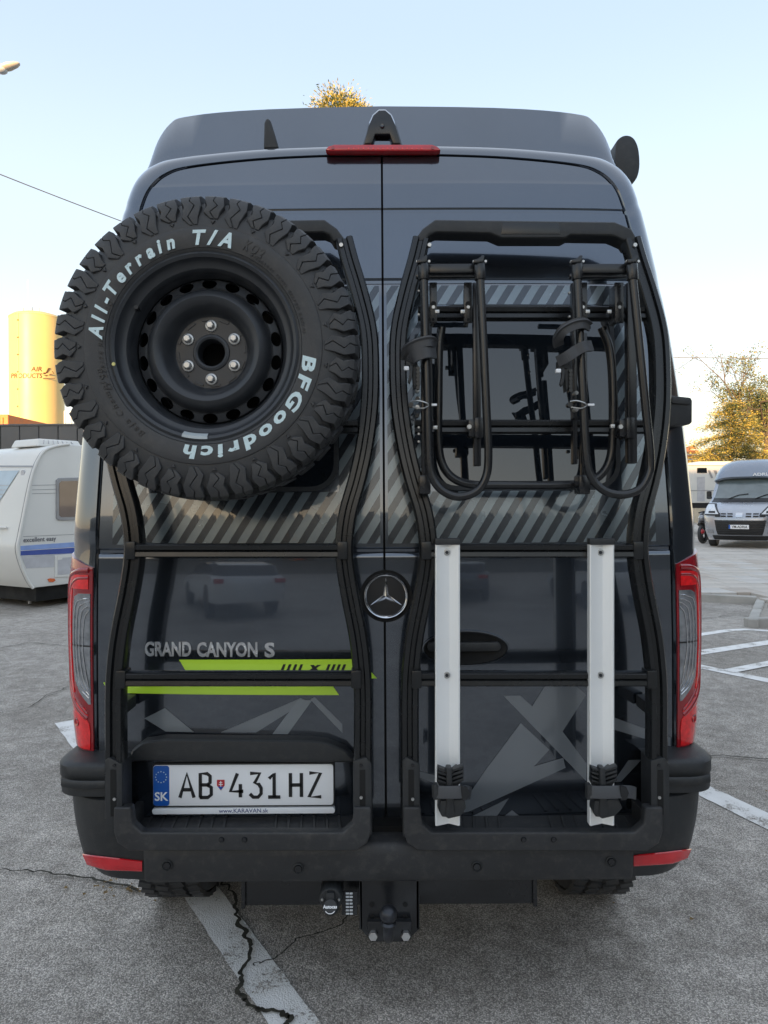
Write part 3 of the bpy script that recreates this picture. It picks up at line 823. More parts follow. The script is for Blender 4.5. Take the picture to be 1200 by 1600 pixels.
for sgn in (-1, 1):
    g = G(); cpatch(g, sgn, interp([(0.775, 0.06, 1.10), (0.80, 0.05, 1.12), (1.10, 0.05, 1.13), (1.33, 0.05, 1.12), (1.353, 0.055, 1.10), (1.375, 0.40, 1.08), (1.395, 0.95, 1.06)], 4), 0.007, thick=0.012)
    tl = obj('tail_light', g, REDD, van, smooth=45)
    # bright guide: hooks over the top, runs down the outer side and sweeps in below the clear lens
    for rows_ in ([(0.93, .46, .80), (0.965, .46, .86), (1.0, .50, .88), (1.10, .53, .88), (1.22, .52, .88), (1.29, .50, .84)],
                  [(1.286, .12, .93), (1.305, .12, .90), (1.322, .12, .80), (1.330, .12, .62)],
                  [(0.895, .14, .40), (0.915, .20, .62), (0.932, .36, .84)]):
        g = G(); cpatch(g, sgn, interp(rows_, 3), 0.0092, thick=0.004); obj('glow_panel', g, REDB, tl, smooth=40)
    for a0, wd, nm in ((0.0, 0.10, REDD), (0.15, 0.075, REDD)):
        pts = [(1.345-a0*0.16, 0.12), (1.340-a0*0.16, 0.36), (1.315-a0*0.18, 0.62-a0*.5), (1.25-a0*0.1, 0.74-a0*.9), (1.15, 0.78-a0*.9), (1.02, 0.76-a0*.9), (0.97+a0*.05, 0.70-a0*.9), (0.93+a0*.08, 0.50-a0*.6), (0.885+a0*.10, 0.16)]
        path = catmull([(s, z, 0) for z, s in pts], 6)
        P3 = [cpoint(sgn, p.y, p.x, 0.0035 if a0 == 0 else .005) for p in path]
        g = G(); g.tube(P3, 0.0095 if a0 == 0 else 0.006, 8); obj('light_guide', g, nm, tl, smooth=60)
    g = G(); cpatch(g, sgn, interp([(0.93, 0.08, 0.12), (0.965, 0.08, 0.30), (1.0, 0.08, 0.41), (1.10, 0.08, 0.46), (1.22, 0.08, 0.44), (1.262, 0.08, 0.40), (1.272, 0.08, 0.30)], 3), 0.0098, thick=0.004)
    ln = obj('clear_lens', g, CLEARL, tl, smooth=40)
    for k in range(4):
        zz, ss = 1.258-0.012*k, 0.37-0.065*k
        pts = [(zz, 0.09), (zz-0.004, ss*0.6), (zz-0.03, ss), (1.10, ss+0.03), (0.995+k*.006, ss-0.04), (0.95+k*.01, max(0.10, ss-0.28))]
        P3 = [cpoint(sgn, p.y, p.x, 0.0105) for p in catmull([(s, z, 0) for z, s in pts], 5)]
        g = G(); g.tube(P3, 0.0024, 6); obj('lens_rib', g, CHROME, ln, smooth=60)
    g = G(); cpatch(g, sgn, [(1.113, 0.08, 0.455), (1.108, 0.08, 0.455)], 0.0105, thick=0.002); obj('lens_divider', g, PRINTB, ln, smooth=0)
    g = G(); cpatch(g, sgn, interp([(0.79, 0.12, 0.92), (0.84, 0.10, 0.94), (0.87, 0.12, 0.88), (0.895, 0.22, 0.70), (0.90, 0.32, 0.56)], 3), 0.0095, thick=0.004)
    fl = obj('fog_lens', g, REDB, tl, smooth=40)
    c = cpoint(sgn, 0.868, 0.42, 0.006)
    g = G(); g.lathe([(0.006, -0.004), (0.012, -0.006), (0.014, 0.0)], Matrix.Translation(c) @ Matrix.Rotation(-sgn*0.7, 4, 'Z').inverted(), 16); obj('bulb_ring', g, REDD, fl, smooth=40)

# bumper
def arc_path(sgn, xo, ys, rad, x_in, n=8, yend=0.42):
    """plan path of a bumper face from the middle outwards and round the corner"""
    out = [(x_in, ys)]
    out.append((xo-rad, ys+0.004))
    for k in range(1, n+1):
        a = PI/2*k/n; out.append((xo-rad+rad*math.sin(a), ys+0.004+rad*(1-math.cos(a))))
    out.append((xo, yend))
    return [(sgn*x, y) for x, y in out]
def bshell(g, sgn, levels, x_in, rad=0.16, yend=0.42):
    """levels: (z, xo, ys)"""
    g.grid([[Vector((x, y, z)) for x, y in arc_path(sgn, xo, ys, rad, x_in if callable(x_in) is False else x_in(z), yend=yend)] for z, xo, ys in levels])
for sgn in (-1, 1):
    g = G()
    bshell(g, sgn, [(0.440, .72, .06), (0.430, .875, -.045), (0.442, 0.922, -.088), (0.48, 0.948, -.098), (0.52, 0.960, -.098), (0.56, 0.969, -.098), (0.60, .976, -.096), (0.64, 0.981, -.094), (0.675, 0.984, -.090), (0.680, 0.980, -.08)], lambda z: .60 if z < .49 else min(.78, .60+(z-.49)*1.6), rad=0.17)
    g2 = g
    lower = obj('bumper_corner', g, PLAST, van, smooth=50)
    g = G()
    bshell(g, sgn, [(0.684, 0.975, -.03), (0.685, 0.982, -.084), (0.688, 0.987, -.090), (0.72, 0.989, -.091), (0.735, 0.987, -.089), (0.739, 0.990, -.093), (0.774, 0.990, -.094), (0.781, 0.984, -.088), (0.784, 0.972, -.075), (0.786, 0.90, 0.04)], 0.78, rad=0.085, yend=0.20)
    cap = obj('bumper_cap', g, PLAST, van, smooth=50)
    g = G(); g.sweep(catmull([(sgn*0.80, -.098, .727), (sgn*0.90, -.098, .727), (sgn*0.955, -0.088, .730)], 5), [(-.012, 0), (-.006, .004), (.006, .004), (.012, 0)]); obj('cap_ridge', g, PLAST, cap)
    # red reflector
    if sgn < 0: pl = [(126, 1333), (150, 1337), (222, 1345), (222, 1361), (165, 1359), (138, 1353)]
    else: pl = [(990, 1336), (1040, 1331), (1084, 1325), (1080, 1338), (1050, 1350), (990, 1354)]
    def yb(x):
        xo = 0.958; ax = abs(x)
        if ax < xo-.17: return -.094
        u = min((ax-(xo-.17))/.17, 0.97); return -.094+.17*(1-math.sqrt(1-u*u))
    TB = ([(222, 1345), (150, 1337), (128, 1334)], [(222, 1362), (165, 1360), (136, 1352)]) if sgn < 0 else ([(990, 1336), (1040, 1331), (1081, 1326)], [(990, 1354), (1050, 1350), (1074, 1342)])
    def onb(a, b, o_):
        y = -.09
        for _ in range(12):
            w = W(a, b, y); y = .5*y+.5*(yb(w.x)-o_)
        return W(a, b, y)
    def along(L, t):
        k = min(int(t*2), 1); f = t*2-k; return (L[k][0]+(L[k+1][0]-L[k][0])*f, L[k][1]+(L[k+1][1]-L[k][1])*f)
    cols = []
    for k in range(13):
        a, b = along(TB[0], k/12), along(TB[1], k/12)
        m_ = ((a[0]+b[0])/2, (a[1]+b[1])/2)
        cols.append([onb(*a, -.006), onb(*a, .003), onb(a[0]+(m_[0]-a[0])*.2, a[1]+(m_[1]-a[1])*.2, .006), onb(*m_, .0065), onb(b[0]+(m_[0]-b[0])*.2, b[1]+(m_[1]-b[1])*.2, .006), onb(*b, .003), onb(*b, -.006)])
    g = G(); g.grid(cols); obj('reflector', g, REDL, lower, smooth=40)
# centre step bumper
z0c, z1c = 0.452, 0.566
g = G()
pr = [(-.128, z0c+.012), (-.120, z0c), (.05, z0c), (.05, z1c), (-.118, z1c), (-.130, z1c-.010), (-.134, z1c-.035)]
xa, xb = W(224, 1350, -.13).x, W(990, 1350, -.13).x
g.add([Vector((x, y, z)) for x in (xa, xa+.01, xb-.01, xb) for y, z in [(yy+(0.006 if x in (xa, xb) else 0), zz) for yy, zz in pr]], [(k*7+i, k*7+(i+1) % 7, (k+1)*7+(i+1) % 7, (k+1)*7+i) for k in range(3) for i in range(7)]+[tuple(range(7)), tuple(range(27, 20, -1))])
step = obj('bumper_step', g, PLASTG, van, smooth=40)
for px, py in ((261, 1352), (466, 1357), (745, 1354), (955, 1346)):
    c = W(px, py, -.134); g = G(); T = Matrix.Translation(c)
    g.lathe([(0.0155, 0.0), (0.0155, -.003), (0.0135, -.004), (0.0125, -.001)], T, 24); s_ = obj('parking_sensor', g, PLAST, step, smooth=40)
    g = G(); g.lathe([(0, -.0035), (0.009, -.003), (0.010, 0)], T, 20); obj('sensor_disc', g, TUBE, s_, smooth=40)
g = G(); g.box(-.78, .78, -.06, .03, .566, .583); obj('bumper_beam', g, BLACK, van)
g = G(); g.box(-.78, .78, 0.20, 5.6, .34, .50); obj('underbody', g, BLACK, van, smooth=0)

# towing gear
ya = -.02
a, b = W(377, 1400, ya), W(839, 1400, ya)
g = G(); g.box(a.x+.012, b.x-.012, ya, ya+.07, W(0+600, 1414, ya).z, W(600, 1384, ya).z+.03)
tb = obj('tow_bar', g, TUBE, van, bevel=0.006)
for x in (a.x, b.x-.013):
    g = G(); g.box(x, x+.013, ya-.006, ya+.078, W(600, 1417, ya).z, W(600, 1380, ya).z+.03); obj('bar_end', g, TUBE, tb, bevel=0.003)
yb_ = -.09
pp = [XZ(*p, yb_) for p in ((561, 1376), (655, 1376), (655, 1452), (640, 1466), (576, 1466), (563, 1452))]
g = G(); g.prism(pp, yb_, yb_+.012); tp = obj('tow_plate', g, TUBE, van, bevel=0.002)
for s_, xx in ((-1, pp[0][0]), (1, pp[1][0])):
    g = G(); g.box(min(xx, xx-s_*.010), max(xx, xx-s_*.010), yb_, yb_+.12, pp[2][1], pp[0][1]+.02); obj('plate_cheek', g, TUBE, tp, bevel=0.002)
for p in ((581, 1413), (633, 1413), (581, 1433), (633, 1433)):
    c = W(*p, yb_); g = G(); g.cyl(c, .0075, -.0015, .003, 12); obj('bolt_hole', g, BLACK, tp)
fp = [XZ(*p, -.115) for p in ((574, 1440), (643, 1440), (643, 1466), (636, 1472), (580, 1472), (574, 1466))]
g = G(); g.prism(fp, -.115, -.092); fl = obj('ball_flange', g, TUBE, van, bevel=0.004)
for p in ((583, 1461), (634, 1461)):
    c = W(*p, -.118); g = G(); g.cyl(c, .0135, -.010, .004, 6); obj('hex_bolt', g, ZINC, fl, bevel=0.0015, smooth=0)
c = W(607, 1428, -.19)
g = G(); g.sphere(c, .025, 24); g.tube(catmull([c+Vector((0, 0, -.016)), c+Vector((0, .004, -.05)), c+Vector((0, .035, -.085)), c+Vector((0, .085, -.075))], 6), .0155, 14, scale=None); g.lathe([(0.020, 0.0), (0.022, .004), (0.018, .010)], Matrix.Translation(c+Vector((0, 0, -.030))) @ Matrix.Rotation(PI/2, 4, 'X'), 20)
obj('tow_ball', g, mat('worn_tow_ball', (0.035, 0.038, 0.045), 0.32, 0.5, 0.3, 60), van, smooth=50)
c = W(517, 1402, -.12)
g = G(); g.lathe([(0, -.012), (.030, -.012), (.034, -.004), (.034, .06), (.0, .06)], Matrix.Translation(c), 28)
sk = obj('trailer_socket', g, PLAST, van, bevel=0.002)
g = G(); T = Matrix.Translation(W(516, 1417, -.15)) @ Matrix.Rotation(math.radians(-28), 4, 'X')
g.lathe([(0, -.006), (.019, -.006), (.0225, 0), (.0225, .03), (0, .03)], T, 24); ld = obj('socket_lid', g, PLAST, sk, smooth=40)
g = G(); g.prism(rr(c.x-.012, c.x+.012, c.z+.002, c.z+.026, .004), -.145, -.125); obj('lid_hinge', g, PLAST, sk, bevel=.002)
for dx in (-.024, .024):
    g = G(); g.sphere(c+Vector((dx*1.0, -.014, .001)), .0045, 10); obj('rivet', g, ZINC, sk)
lettering('lid_lettering', 'Autocas', 0.012, T @ Matrix.Translation((0, -.0066, .0)) @ FACE, PLATEW, ld, depth=.0002, bold=.03)
g = G(); g.tube([T @ Vector((.016*math.cos(t), -.0068, .016*math.sin(t)-.001)) for t in [PI*1.2+PI*.6*i/8 for i in range(9)]], .0012, 5); obj('lid_arc', g, PLATEW, ld)
g = G(); q = [XZ(*p, -.10) for p in ((534, 1393), (558, 1393), (558, 1430), (534, 1430))]; g.prism(q, -.10, -.095); lb = obj('socket_bracket', g, TUBE, van, bevel=.001)
x0_, z0_ = q[3]; x1_, z1_ = q[1]
for i in range(7):
    for j in range(2):
        hgt = (z1_-z0_)/7
        g = G(); g.box(x0_+.012+j*.011, x0_+.020+j*.011+random.uniform(0, .002), -.1012, -.1004, z0_+hgt*(i+.22), z0_+hgt*(i+.75)); obj('label_print', g, GREYP, lb, smooth=0)

# pop-up roof pod
g = G()
def podsec(y, sx, zb, zt, kx=0.0):
    K = [(0.835*sx, zb), (0.842*sx, zb+0.012), (0.832*sx, zb+0.06), (0.80*sx, zb+(zt-zb)*0.62), (0.755*sx, zb+(zt-zb)*0.88), (0.70*sx, zt-0.006), (0.5*sx, zt+0.006), (0, zt+0.014)]
    return [Vector((x, y-(0.02 if x < .3 else 0)*0, z)) for x, z in full([(v.x, v.y) for v in catmull([(a, b, 0) for a, b in K], 4)])]
rowsP = [podsec(.40, 1.0, 2.70, 2.735), podsec(.37, 1.0, 2.765, 2.785), podsec(.375, 1.0, 2.765, 2.80)]
base_ = podsec(.36, 1.0, 2.770, 2.95)
# rear face leans forward: build by level
rowsP = []
for y, k, zt in ((.50, .90, 2.90), (.455, .965, 2.955), (.44, .985, 2.966), (.46, .992, 2.974), (.52, .997, 2.979), (.8, 1.0, 2.985), (1.6, 1.0, 2.99), (2.6, 1.0, 2.985), (3.1, .98, 2.95), (3.5, .9, 2.86)):
    rowsP.append(podsec(y, k*1.045, 2.755, zt+.022))
# rear skin from bottom edge to the top edge
bot = [Vector((v.x*1.0, .355+abs(v.x)**3*.09, 2.752+0.0*abs(v.x))) for v in rowsP[3]]
mid = [Vector((v.x*1.0, .375+abs(v.x)**3*.09, 2.765+(v.z-2.765)*.35)) for v in rowsP[3]]
top = [Vector((v.x*1.0, .405+abs(v.x)**3*.08, 2.765+(v.z-2.765)*.93)) for v in rowsP[3]]
g = G(); g.grid([bot, mid, top]+rowsP[3:]); pod = obj('roof_pod', g, PAINT, van, smooth=50)
g = G(); g.tube([Vector((v.x*1.004, .350+abs(v.x)**3*.09, 2.757)) for v in rowsP[3] if v.z < 2.95 or True][0:9]+[], .011, 8)
for sgn in (-1, 1):
    g = G(); P = [(sgn*.62, .368, 2.750), (sgn*.76, .392, 2.750), (sgn*.83, .412, 2.750), (sgn*.872, .45, 2.750), (sgn*.884, .55, 2.753), (sgn*.884, 1.0, 2.755), (sgn*.884, 3.0, 2.755)]
    g.sweep(catmull(P, 6), [(-.012, -.016), (.012, -.016), (.014, .006), (-.014, .006)], ref=(0, 0, 1)); obj('pod_seal', g, PLAST, pod, smooth=50)

# roof antenna, camera, brake light
c = W(423, 232, .26)
g = G(); fin = [XZ(*p, .30) for p in ((413, 236), (414, 196), (418, 188), (424, 192), (431, 215), (437, 236))]
g.prism(fin, .28, .32); obj('shark_antenna', g, PLAST, van, bevel=.010, bseg=3)
# high brake light
def XR(px, py, y=.165): return W(px, py, y)
yl = .150
pts = [(508, 238), (512, 229), (522, 225.5), (675, 225.5), (684, 229), (689, 238), (682, 240), (515, 240)]
q = [XZ(a, b, yl) for a, b in pts]
q = [(a, b+.009*(b < W(597, 234, yl).z)) for a, b in q]
g = G(); g.prism(q, yl, yl+.035); bl = obj('brake_light', g, REDL, van, bevel=.005, bseg=2)
for px in (520, 676):
    c = W(px, 231, yl-.001); g = G(); g.cyl(c, .0055, -.002, .004, 12); obj('screw', g, REDD, bl)
g = G()
for i in range(16):
    c = W(545+i*7.6, 232, yl-.001); g.cyl(c, .003, -.001, .003, 8)
obj('led_dots', g, REDB, bl, kind='stuff', fix=False)
# camera hood
yk = .17
outer = [(569, 224), (576, 196), (583, 180), (592, 172), (602, 172), (611, 180), (618, 196), (626, 224)]
inner = [(614, 224), (609, 209), (586, 209), (581, 224)]
q = [XZ(a, b, yk) for a, b in outer+inner]
g = G(); g.prism(q, yk, yk+.05); ch = obj('camera_hood', g, TUBE, van, bevel=.003)
g = G()
arcs = []
for kk, (dy_, ox, oz, tz) in enumerate(((0, 1.0, 0.0, 0), (.010, 1.05, .012, 0), (.04, 1.08, .020, .004), (.08, 1.05, .018, 0), (.14, .85, -.01, 0))):
    arcs.append([Vector((p_.x*ox+(1-ox)*W(597, 200, yk).x, yk+.008+dy_, p_.z+oz*(1 if p_.z > W(597, 200, yk).z else 0))) for p_ in [W(a, b, yk) for a, b in outer]])
g.grid(arcs); obj('hood_shell', g, PAINT, ch, smooth=60)
q = [XZ(a, b, yk+.04) for a, b in ((566, 226), (575, 194), (583, 178), (592, 169.5), (603, 169.5), (612, 178), (620, 194), (629, 226))]
g = G(); g.prism(q+[XZ(620, 226, yk+.04), XZ(598, 186, yk+.04), XZ(575, 226, yk+.04)], yk+.05, yk+.10); obj('hood_base', g, TUBE, ch, bevel=.006)
c = W(597, 197, yk-.001); g = G(); g.lathe([(0, -.004), (.005, -.005), (.008, -.002), (.008, .003)], Matrix.Translation(c), 16); obj('camera_lens', g, GLASS, ch, smooth=50)

# awning on the right roof edge
aw = [(963, 262), (962, 228), (966, 217), (975, 211), (986, 212), (994, 220), (999, 236), (1000, 262), (994, 280), (982, 284)]
q = [XZ(v_.x, v_.y, .62) for v_ in catmull([(a, b, 0) for a, b in aw], 4, closed=True)]
g = G(); g.prism(q, .62, 4.6); awn = obj('awning_case', g, PLAST, van, bevel=.010, bseg=2)
# hinge bracket on the right corner
q = [XZ(a, b, .0) for a, b in ((1037, 612), (1046, 611), (1050, 618), (1080, 621), (1082, 626), (1082, 660), (1078, 663), (1050, 665), (1038, 668))]
g = G(); g.prism(q, .0, .16); hb = obj('hinge_bracket', g, PLAST, van, bevel=.006)
g = G(); q = [XZ(a, b, -.006) for a, b in ((1050, 620), (1078, 623), (1078, 632), (1050, 630))]; g.prism(q, -.006, .01); obj('bracket_ridge', g, PLAST, hb, bevel=.003)
g = G(); q = [(-a, b) for a, b in [XZ(a, b, .0) for a, b in ((1037, 612), (1080, 621), (1082, 660), (1038, 668))]]; g.prism(q, .0, .16); obj('hinge_bracket', g, PLAST, van, bevel=.006)
# side pod on the left flank
g = G()
R_ = []
for y, o_ in ((.42, 0.0), (.46, .12), (.60, .165), (1.6, .165), (1.8, 0.0)):
    R_.append([Vector((-(.985+w*o_), y, z)) for z, w in ((1.46, .0), (1.49, .8), (1.56, 1), (1.9, .95), (2.02, .8), (2.12, .0))])
g.grid(R_); fp_ = obj('side_flare', g, PAINT, van, smooth=50)
g = G(); R2 = []
for y, o_ in ((.415, 0.0), (.455, .124), (.60, .169), (1.6, .169), (1.8, 0.0)):
    R2.append([Vector((-(.985+w*o_), y, z)) for z, w in ((1.452, .0), (1.484, .82), (1.505, .96))])
g.grid(R2); obj('flare_trim', g, PLAST, fp_, smooth=50)

# road wheels (only their tread shows below the bumper)
for sx in (-.795, .795):
  for yy in (.72, 4.4):
    g = G(); T = Matrix.Translation((sx, yy, .375)) @ Matrix.Rotation(PI/2, 4, 'Z')
    g.lathe([(.20, -.11), (.30, -.128), (.35, -.115), (.366, -.09), (.366, .09), (.35, .115), (.30, .128), (.20, .11)], T, 40)
    tw = obj('road_wheel', g, RUBBER, van, smooth=50)
    if yy < 1:
        g = G()
        for i in range(46):
            a = 2*PI*i/46
            for k, (yc, w) in enumerate(((-.088, .045), (-.03, .045), (.03, .045), (.088, .045))):
                M = T @ Matrix.Rotation(a+(k % 2)*.07, 4, 'Y') @ Matrix.Translation((.368, yc, 0)) @ Matrix.Rotation(.3*(1 if k < 2 else -1), 4, 'X')
                g.box(-.006, .010, -w/2, w/2, -.017, .017, M)
        obj('tyre_tread', g, RUBBER, tw, kind='stuff', smooth=0, fix=False)
# ------------------------------------------------------------------ ladder frames on the rear doors
HW = [(1275, 193), (1175, 193), (1080, 193), (1030, 190), (985, 184), (930, 173), (880, 165), (845, 164), (800, 170), (750, 184), (700, 195), (640, 203), (580, 205), (520, 202), (460, 188), (410, 173), (376, 164)]
def onrail(px, py, off):
    y = 0.0
    for _ in range(5):
        w = W(px, py, y); y = prof(w.z)-off
    return W(px, py, y)
RP = [(-.026, -.022), (-.026, .016), (-.021, .022), (-.009, .022), (-.005, .012), (.005, .012), (.009, .022), (.021, .022), (.026, .016), (.026, -.022)]
BP = [(-.020, -.016), (-.020, .012), (-.015, .018), (-.003, .016), (.000, .010), (.004, .016), (.016, .018), (.020, .012), (.020, -.016)]
def ladder(cx, label, side, top_shift):
    c0 = W(cx, 1300, -.1)
    t = thing('ladder_frame', (c0.x, -.1, c0.z), label, 'ladder frame', 'black ladder frames on the two rear doors')
    for s in (-1, 1):
        P = [onrail(cx+s*h+(top_shift*(1-(py-376)/500.0) if py < 876 else 0), py, .125) for py, h in HW]
        g = G(); g.sweep(catmull(P, 4), RP, ref=(0, -1, 0)); obj('side_rail', g, RAIL, t, smooth=40)
        # door standoffs
        for py in (430, 860, 1110):
            h = [b for a, b in HW if a <= py][0] if False else 185
            p = onrail(cx+s*(175 if py < 600 else 165 if py < 1000 else 190), py, .10)
            g = G(); g.box(p.x-.016, p.x+.016, p.y-.0, prof(p.z)+.01, p.z-.018, p.z+.018); obj('standoff', g, PLAST, t, bevel=.003)
        # lower channel bracket
        q = [XZ(cx+s*205 if s < 0 else cx+s*178, 1178, -.13), XZ(cx+s*178 if s < 0 else cx+s*207, 1178, -.13)]
        xa, xb = sorted((q[0][0], q[1][0])); zb_ = W(cx, 1300, -.13).z; zt_ = q[0][1]
        g = G(); g.prism([(xa, zb_), (xb, zb_), (xb, zt_-.02), ((xa+xb)/2+s*.012, zt_), (xa, zt_-.01)], -.158, -.075); br = obj('lower_bracket', g, PLAST, t, bevel=.005)
        g = G(); g.box((xa+xb)/2-.008, (xa+xb)/2+.008, -.1595, -.156, zb_+.06, zt_-.035); obj('bracket_slot', g, BLACK, br, smooth=0)
        for zz in (zt_-.022, zb_+.11):
            g = G(); g.cyl(((xa+xb)/2-s*.004, -.160, zz), .0045, -.003, .004, 8); obj('bracket_screw', g, ZINC if zz < zt_-.03 else TUBE, br)
    # cross bars
    for py, h in ((860, 163), (1060, 178)):
        a, b = onrail(cx-h, py, .142), onrail(cx+h-(0 if py > 1000 else 6), py, .142)
        g = G(); g.sweep([a, a.lerp(b, .5), b], BP, ref=(0, -1, 0)); cb = obj('cross_bar', g, RAIL, t, smooth=40)
        for p, s in ((a, -1), (b, 1)):
            g = G(); g.box(p.x-.022, p.x+.006 if s < 0 else p.x+.022, p.y-.020, p.y+.03, p.z-.024, p.z+.026) if s < 0 else g.box(p.x-.006, p.x+.022, p.y-.020, p.y+.03, p.z-.024, p.z+.026)
            obj('bar_clamp', g, RAIL, cb, bevel=.003)
    for py, h in ((490, 180), (667, 185)):
        a, b = onrail(cx-h, py, .118), onrail(cx+h, py, .118)
        g = G(); g.sweep([a, a.lerp(b, .5), b], BP, ref=(0, -1, 0)); obj('cross_bar', g, RAIL, t, smooth=40)
    # top cover
    top = [(649, 378), (650, 371), (660, 357), (680, 342.5), (961, 346), (987, 357), (998, 376), (998, 384), (982, 384), (978, 377), (965, 371), (957, 368), (892, 367), (883, 372), (783.6, 372), (766, 364.6), (682, 363), (672, 367), (666, 378)]
    if side < 0: top = [(2*826-p[0], p[1]) for p in reversed(top)]
    off = cx-833+(-6 if side < 0 else 0)
    yy = prof(2.42)-.150
    q = [XZ(p[0]+off, p[1], yy) for p in top]
    g = G(); g.prism(q, yy, yy+.075); tc = obj('top_cover', g, PLAST, t, bevel=.009, bseg=3)
    q = [XZ(p[0]+off, p[1], yy-.002) for p in ((785, 347), (874, 348), (876, 366), (783, 366))]
    g = G(); g.prism(q, yy-.001, yy+.01); obj('cover_inlay', g, TUBE, tc, bevel=.002)
    for s in (-1, 1):
        p = onrail(cx+s*166-(7 if s > 0 else -4), 383, .150)
        g = G(); g.cyl(p, .006, -.004, .01, 10); obj('cover_screw', g, ZINC, tc)
    # foot tray
    yf = -.170
    L, R_ = cx-197 if side < 0 else cx-203, cx+206 if side < 0 else cx+203
    outer = [(L, 1262), (L, 1300), (L+6, 1318), (L+24, 1330), (R_-24, 1330), (R_-6, 1318), (R_, 1300), (R_, 1262)]
    inner = [(R_-27, 1262), (R_-30, 1288), (R_-44, 1301), (L+44, 1301), (L+30, 1288), (L+27, 1262)]
    q = [XZ(a, b, yf) for a, b in outer+inner]
    g = G(); g.prism(q, yf, yf+.035); tr = obj('foot_tray', g, PLASTG, t, bevel=.007, bseg=3)
    xl, xr = q[0][0]+.01, q[7][0]-.01
    zf = XZ(cx, 1302, yf)[1]-.024
    g = G(); g.box(xl+.02, xr-.02, yf+.030, .0, zf-.02, zf); obj('tray_floor', g, PLASTG, t, bevel=.003)
    for s, xx in ((-1, xl), (1, xr)):
        g = G(); g.prism([(yf+.02, zf-.012), (.0, zf-.012), (.0, zf+.05), (yf+.05, zf+.055), (yf+.02, zf+.06)], 0 if s < 0 else -.022, .022 if s < 0 else .0, Matrix.Translation((xx+.0, 0, 0)) @ Matrix(((0, 1, 0, 0), (1, 0, 0, 0), (0, 0, 1, 0), (0, 0, 0, 1))))
        obj('tray_cheek', g, PLASTG, t, bevel=.004)
    n = 17
    for i in range(n):
        if 6 < i < 10: continue
        x = xl+.05+(xr-xl-.10)*i/(n-1)
        g = G(); g.sweep([Vector((x-.008*side, yf+.045, zf+.001)), Vector((x+.004*side, -.012, zf+.001))], [(-.0045, 0), (-.003, .004), (.003, .004), (.0045, 0)], ref=(0, 0, 1)); obj('tread_rib', g, PLASTG, t, smooth=0)
    for dx in ((-26, 10) if side < 0 else (-15, 32)):
        c = W(cx+dx-(2 if side < 0 else 0), 1312, yf); g = G(); g.lathe([(0, -.006), (.006, -.005), (.0085, 0), (.0085, .003)], Matrix.Translation(c), 14); obj('tray_screw', g, TUBE, tr)
    return t
LL = ladder(374, 'black ladder frame on left rear door, behind the spare wheel and around the number plate', -1, 0)
LR = ladder(833, 'black ladder frame on the right rear door, carrying the folded bicycle rack', 1, -11)
# spare wheel carrier on the left frame
wc = W(321, 543, -.38)
g = G(); g.box(wc.x-.30, wc.x+.30, -.105, -.065, wc.z-.02, wc.z+.02); g.box(wc.x-.02, wc.x+.02, -.105, -.065, wc.z-.27, wc.z+.25)
g.cyl((wc.x, -.14, wc.z), .085, -.085, .05, 32)
obj('wheel_mount', g, BLACK, LL, bevel=.004)

# ------------------------------------------------------------------ spare wheel
C = Vector((wc.x, -.280, wc.z))
T = Matrix.Translation(C)
sw = thing('spare_wheel', (C.x, C.y, C.z), 'big all-terrain spare wheel with white sidewall letters mounted on the left rear door', 'spare wheel')
g = G()
hp = [(.222, -.092), (.230, -.104), (.236, -.112), (.241, -.117), (.2455, -.1195), (.2465, -.1185), (.248, -.1205), (.262, -.1235), (.280, -.1250), (.294, -.1245), (.2975, -.1235), (.2985, -.1205), (.303, -.1205), (.326, -.1165), (.345, -.110), (.360, -.100), (.370, -.088), (.373, -.06), (.374, 0)]
g.lathe(hp+[(r, -y) for r, y in reversed(hp[:-1])], T, 120)
tyre = obj('tyre', g, RUBBER, sw, smooth=35, origin=C)
def lug(g, a, long_, flip=1, side=-1, front=True):
    st = [(.3035 if long_ else .320, .1225 if long_ else .1205, .010, -.002), (.325 if long_ else .336, .1235 if long_ else .122, .0205, .005), (.354, .1195, .0215, -.003), (.368, .1155, .0235, .001), (.380, .107, .0235, .005), (.3865, .095, .0230, .0), (.3880, .072, .0205, -.007), (.3885, .050, .0150, .004)]
    zz = [.0, .005, -.005, .004, -.003, .004, -.004, .0]
    for sub in (0, 1):
        rws = []
        for k, (r, y, hw, off) in enumerate(st):
            if sub == 0: l, rr_ = -hw, zz[k]-.0009
            else: l, rr_ = zz[k]+.0009, hw
            nrm = Vector((1, 0)) if k > 5 else (Vector((.15, -1)) if k < 2 else Vector((.7, -.7)))
            dr, dy = nrm.x*.0, nrm.y*.0
            br, by = r-(.016 if k >= 3 else .006 if k == 2 else .002), y-(.002 if k > 5 else .010 if k > 2 else .012)
            row_ = []
            for (rr2, yy2, ang) in ((br, by, l*1.08), (r, y, l), (r, y, rr_), (br, by, rr_*1.08 if sub else rr_)):
                th = a+flip*(ang+off)/r
                row_.append(Vector((rr2*math.cos(th), side*yy2, rr2*math.sin(th))))
            rws.append(row_)
        o_ = len(g.v)
        g.grid(rws)
        n_ = len(rws)
        g.add([], [])
        g.f.append((o_, o_+1, o_+2, o_+3)); g.m.append(0)
        g.f.append((o_+4*(n_-1)+3, o_+4*(n_-1)+2, o_+4*(n_-1)+1, o_+4*(n_-1))); g.m.append(0)
NL = 38
protos = []
for lg in (True, False):
    g = G(); lug(g, 0.0, lg); g.v = [v+C for v in g.v]
    o = obj('tread_block', g, RUBBER, tyre, smooth=25, origin=C, weld=False, bevel=.0012, bseg=1)
    protos.append(o)
for i in range(NL):
    if i < 2: o = protos[i]
    else:
        o = protos[i % 2].copy(); scene.collection.objects.link(o)
    o.rotation_euler = (0, -2*PI*i/NL, 0)
g = G()
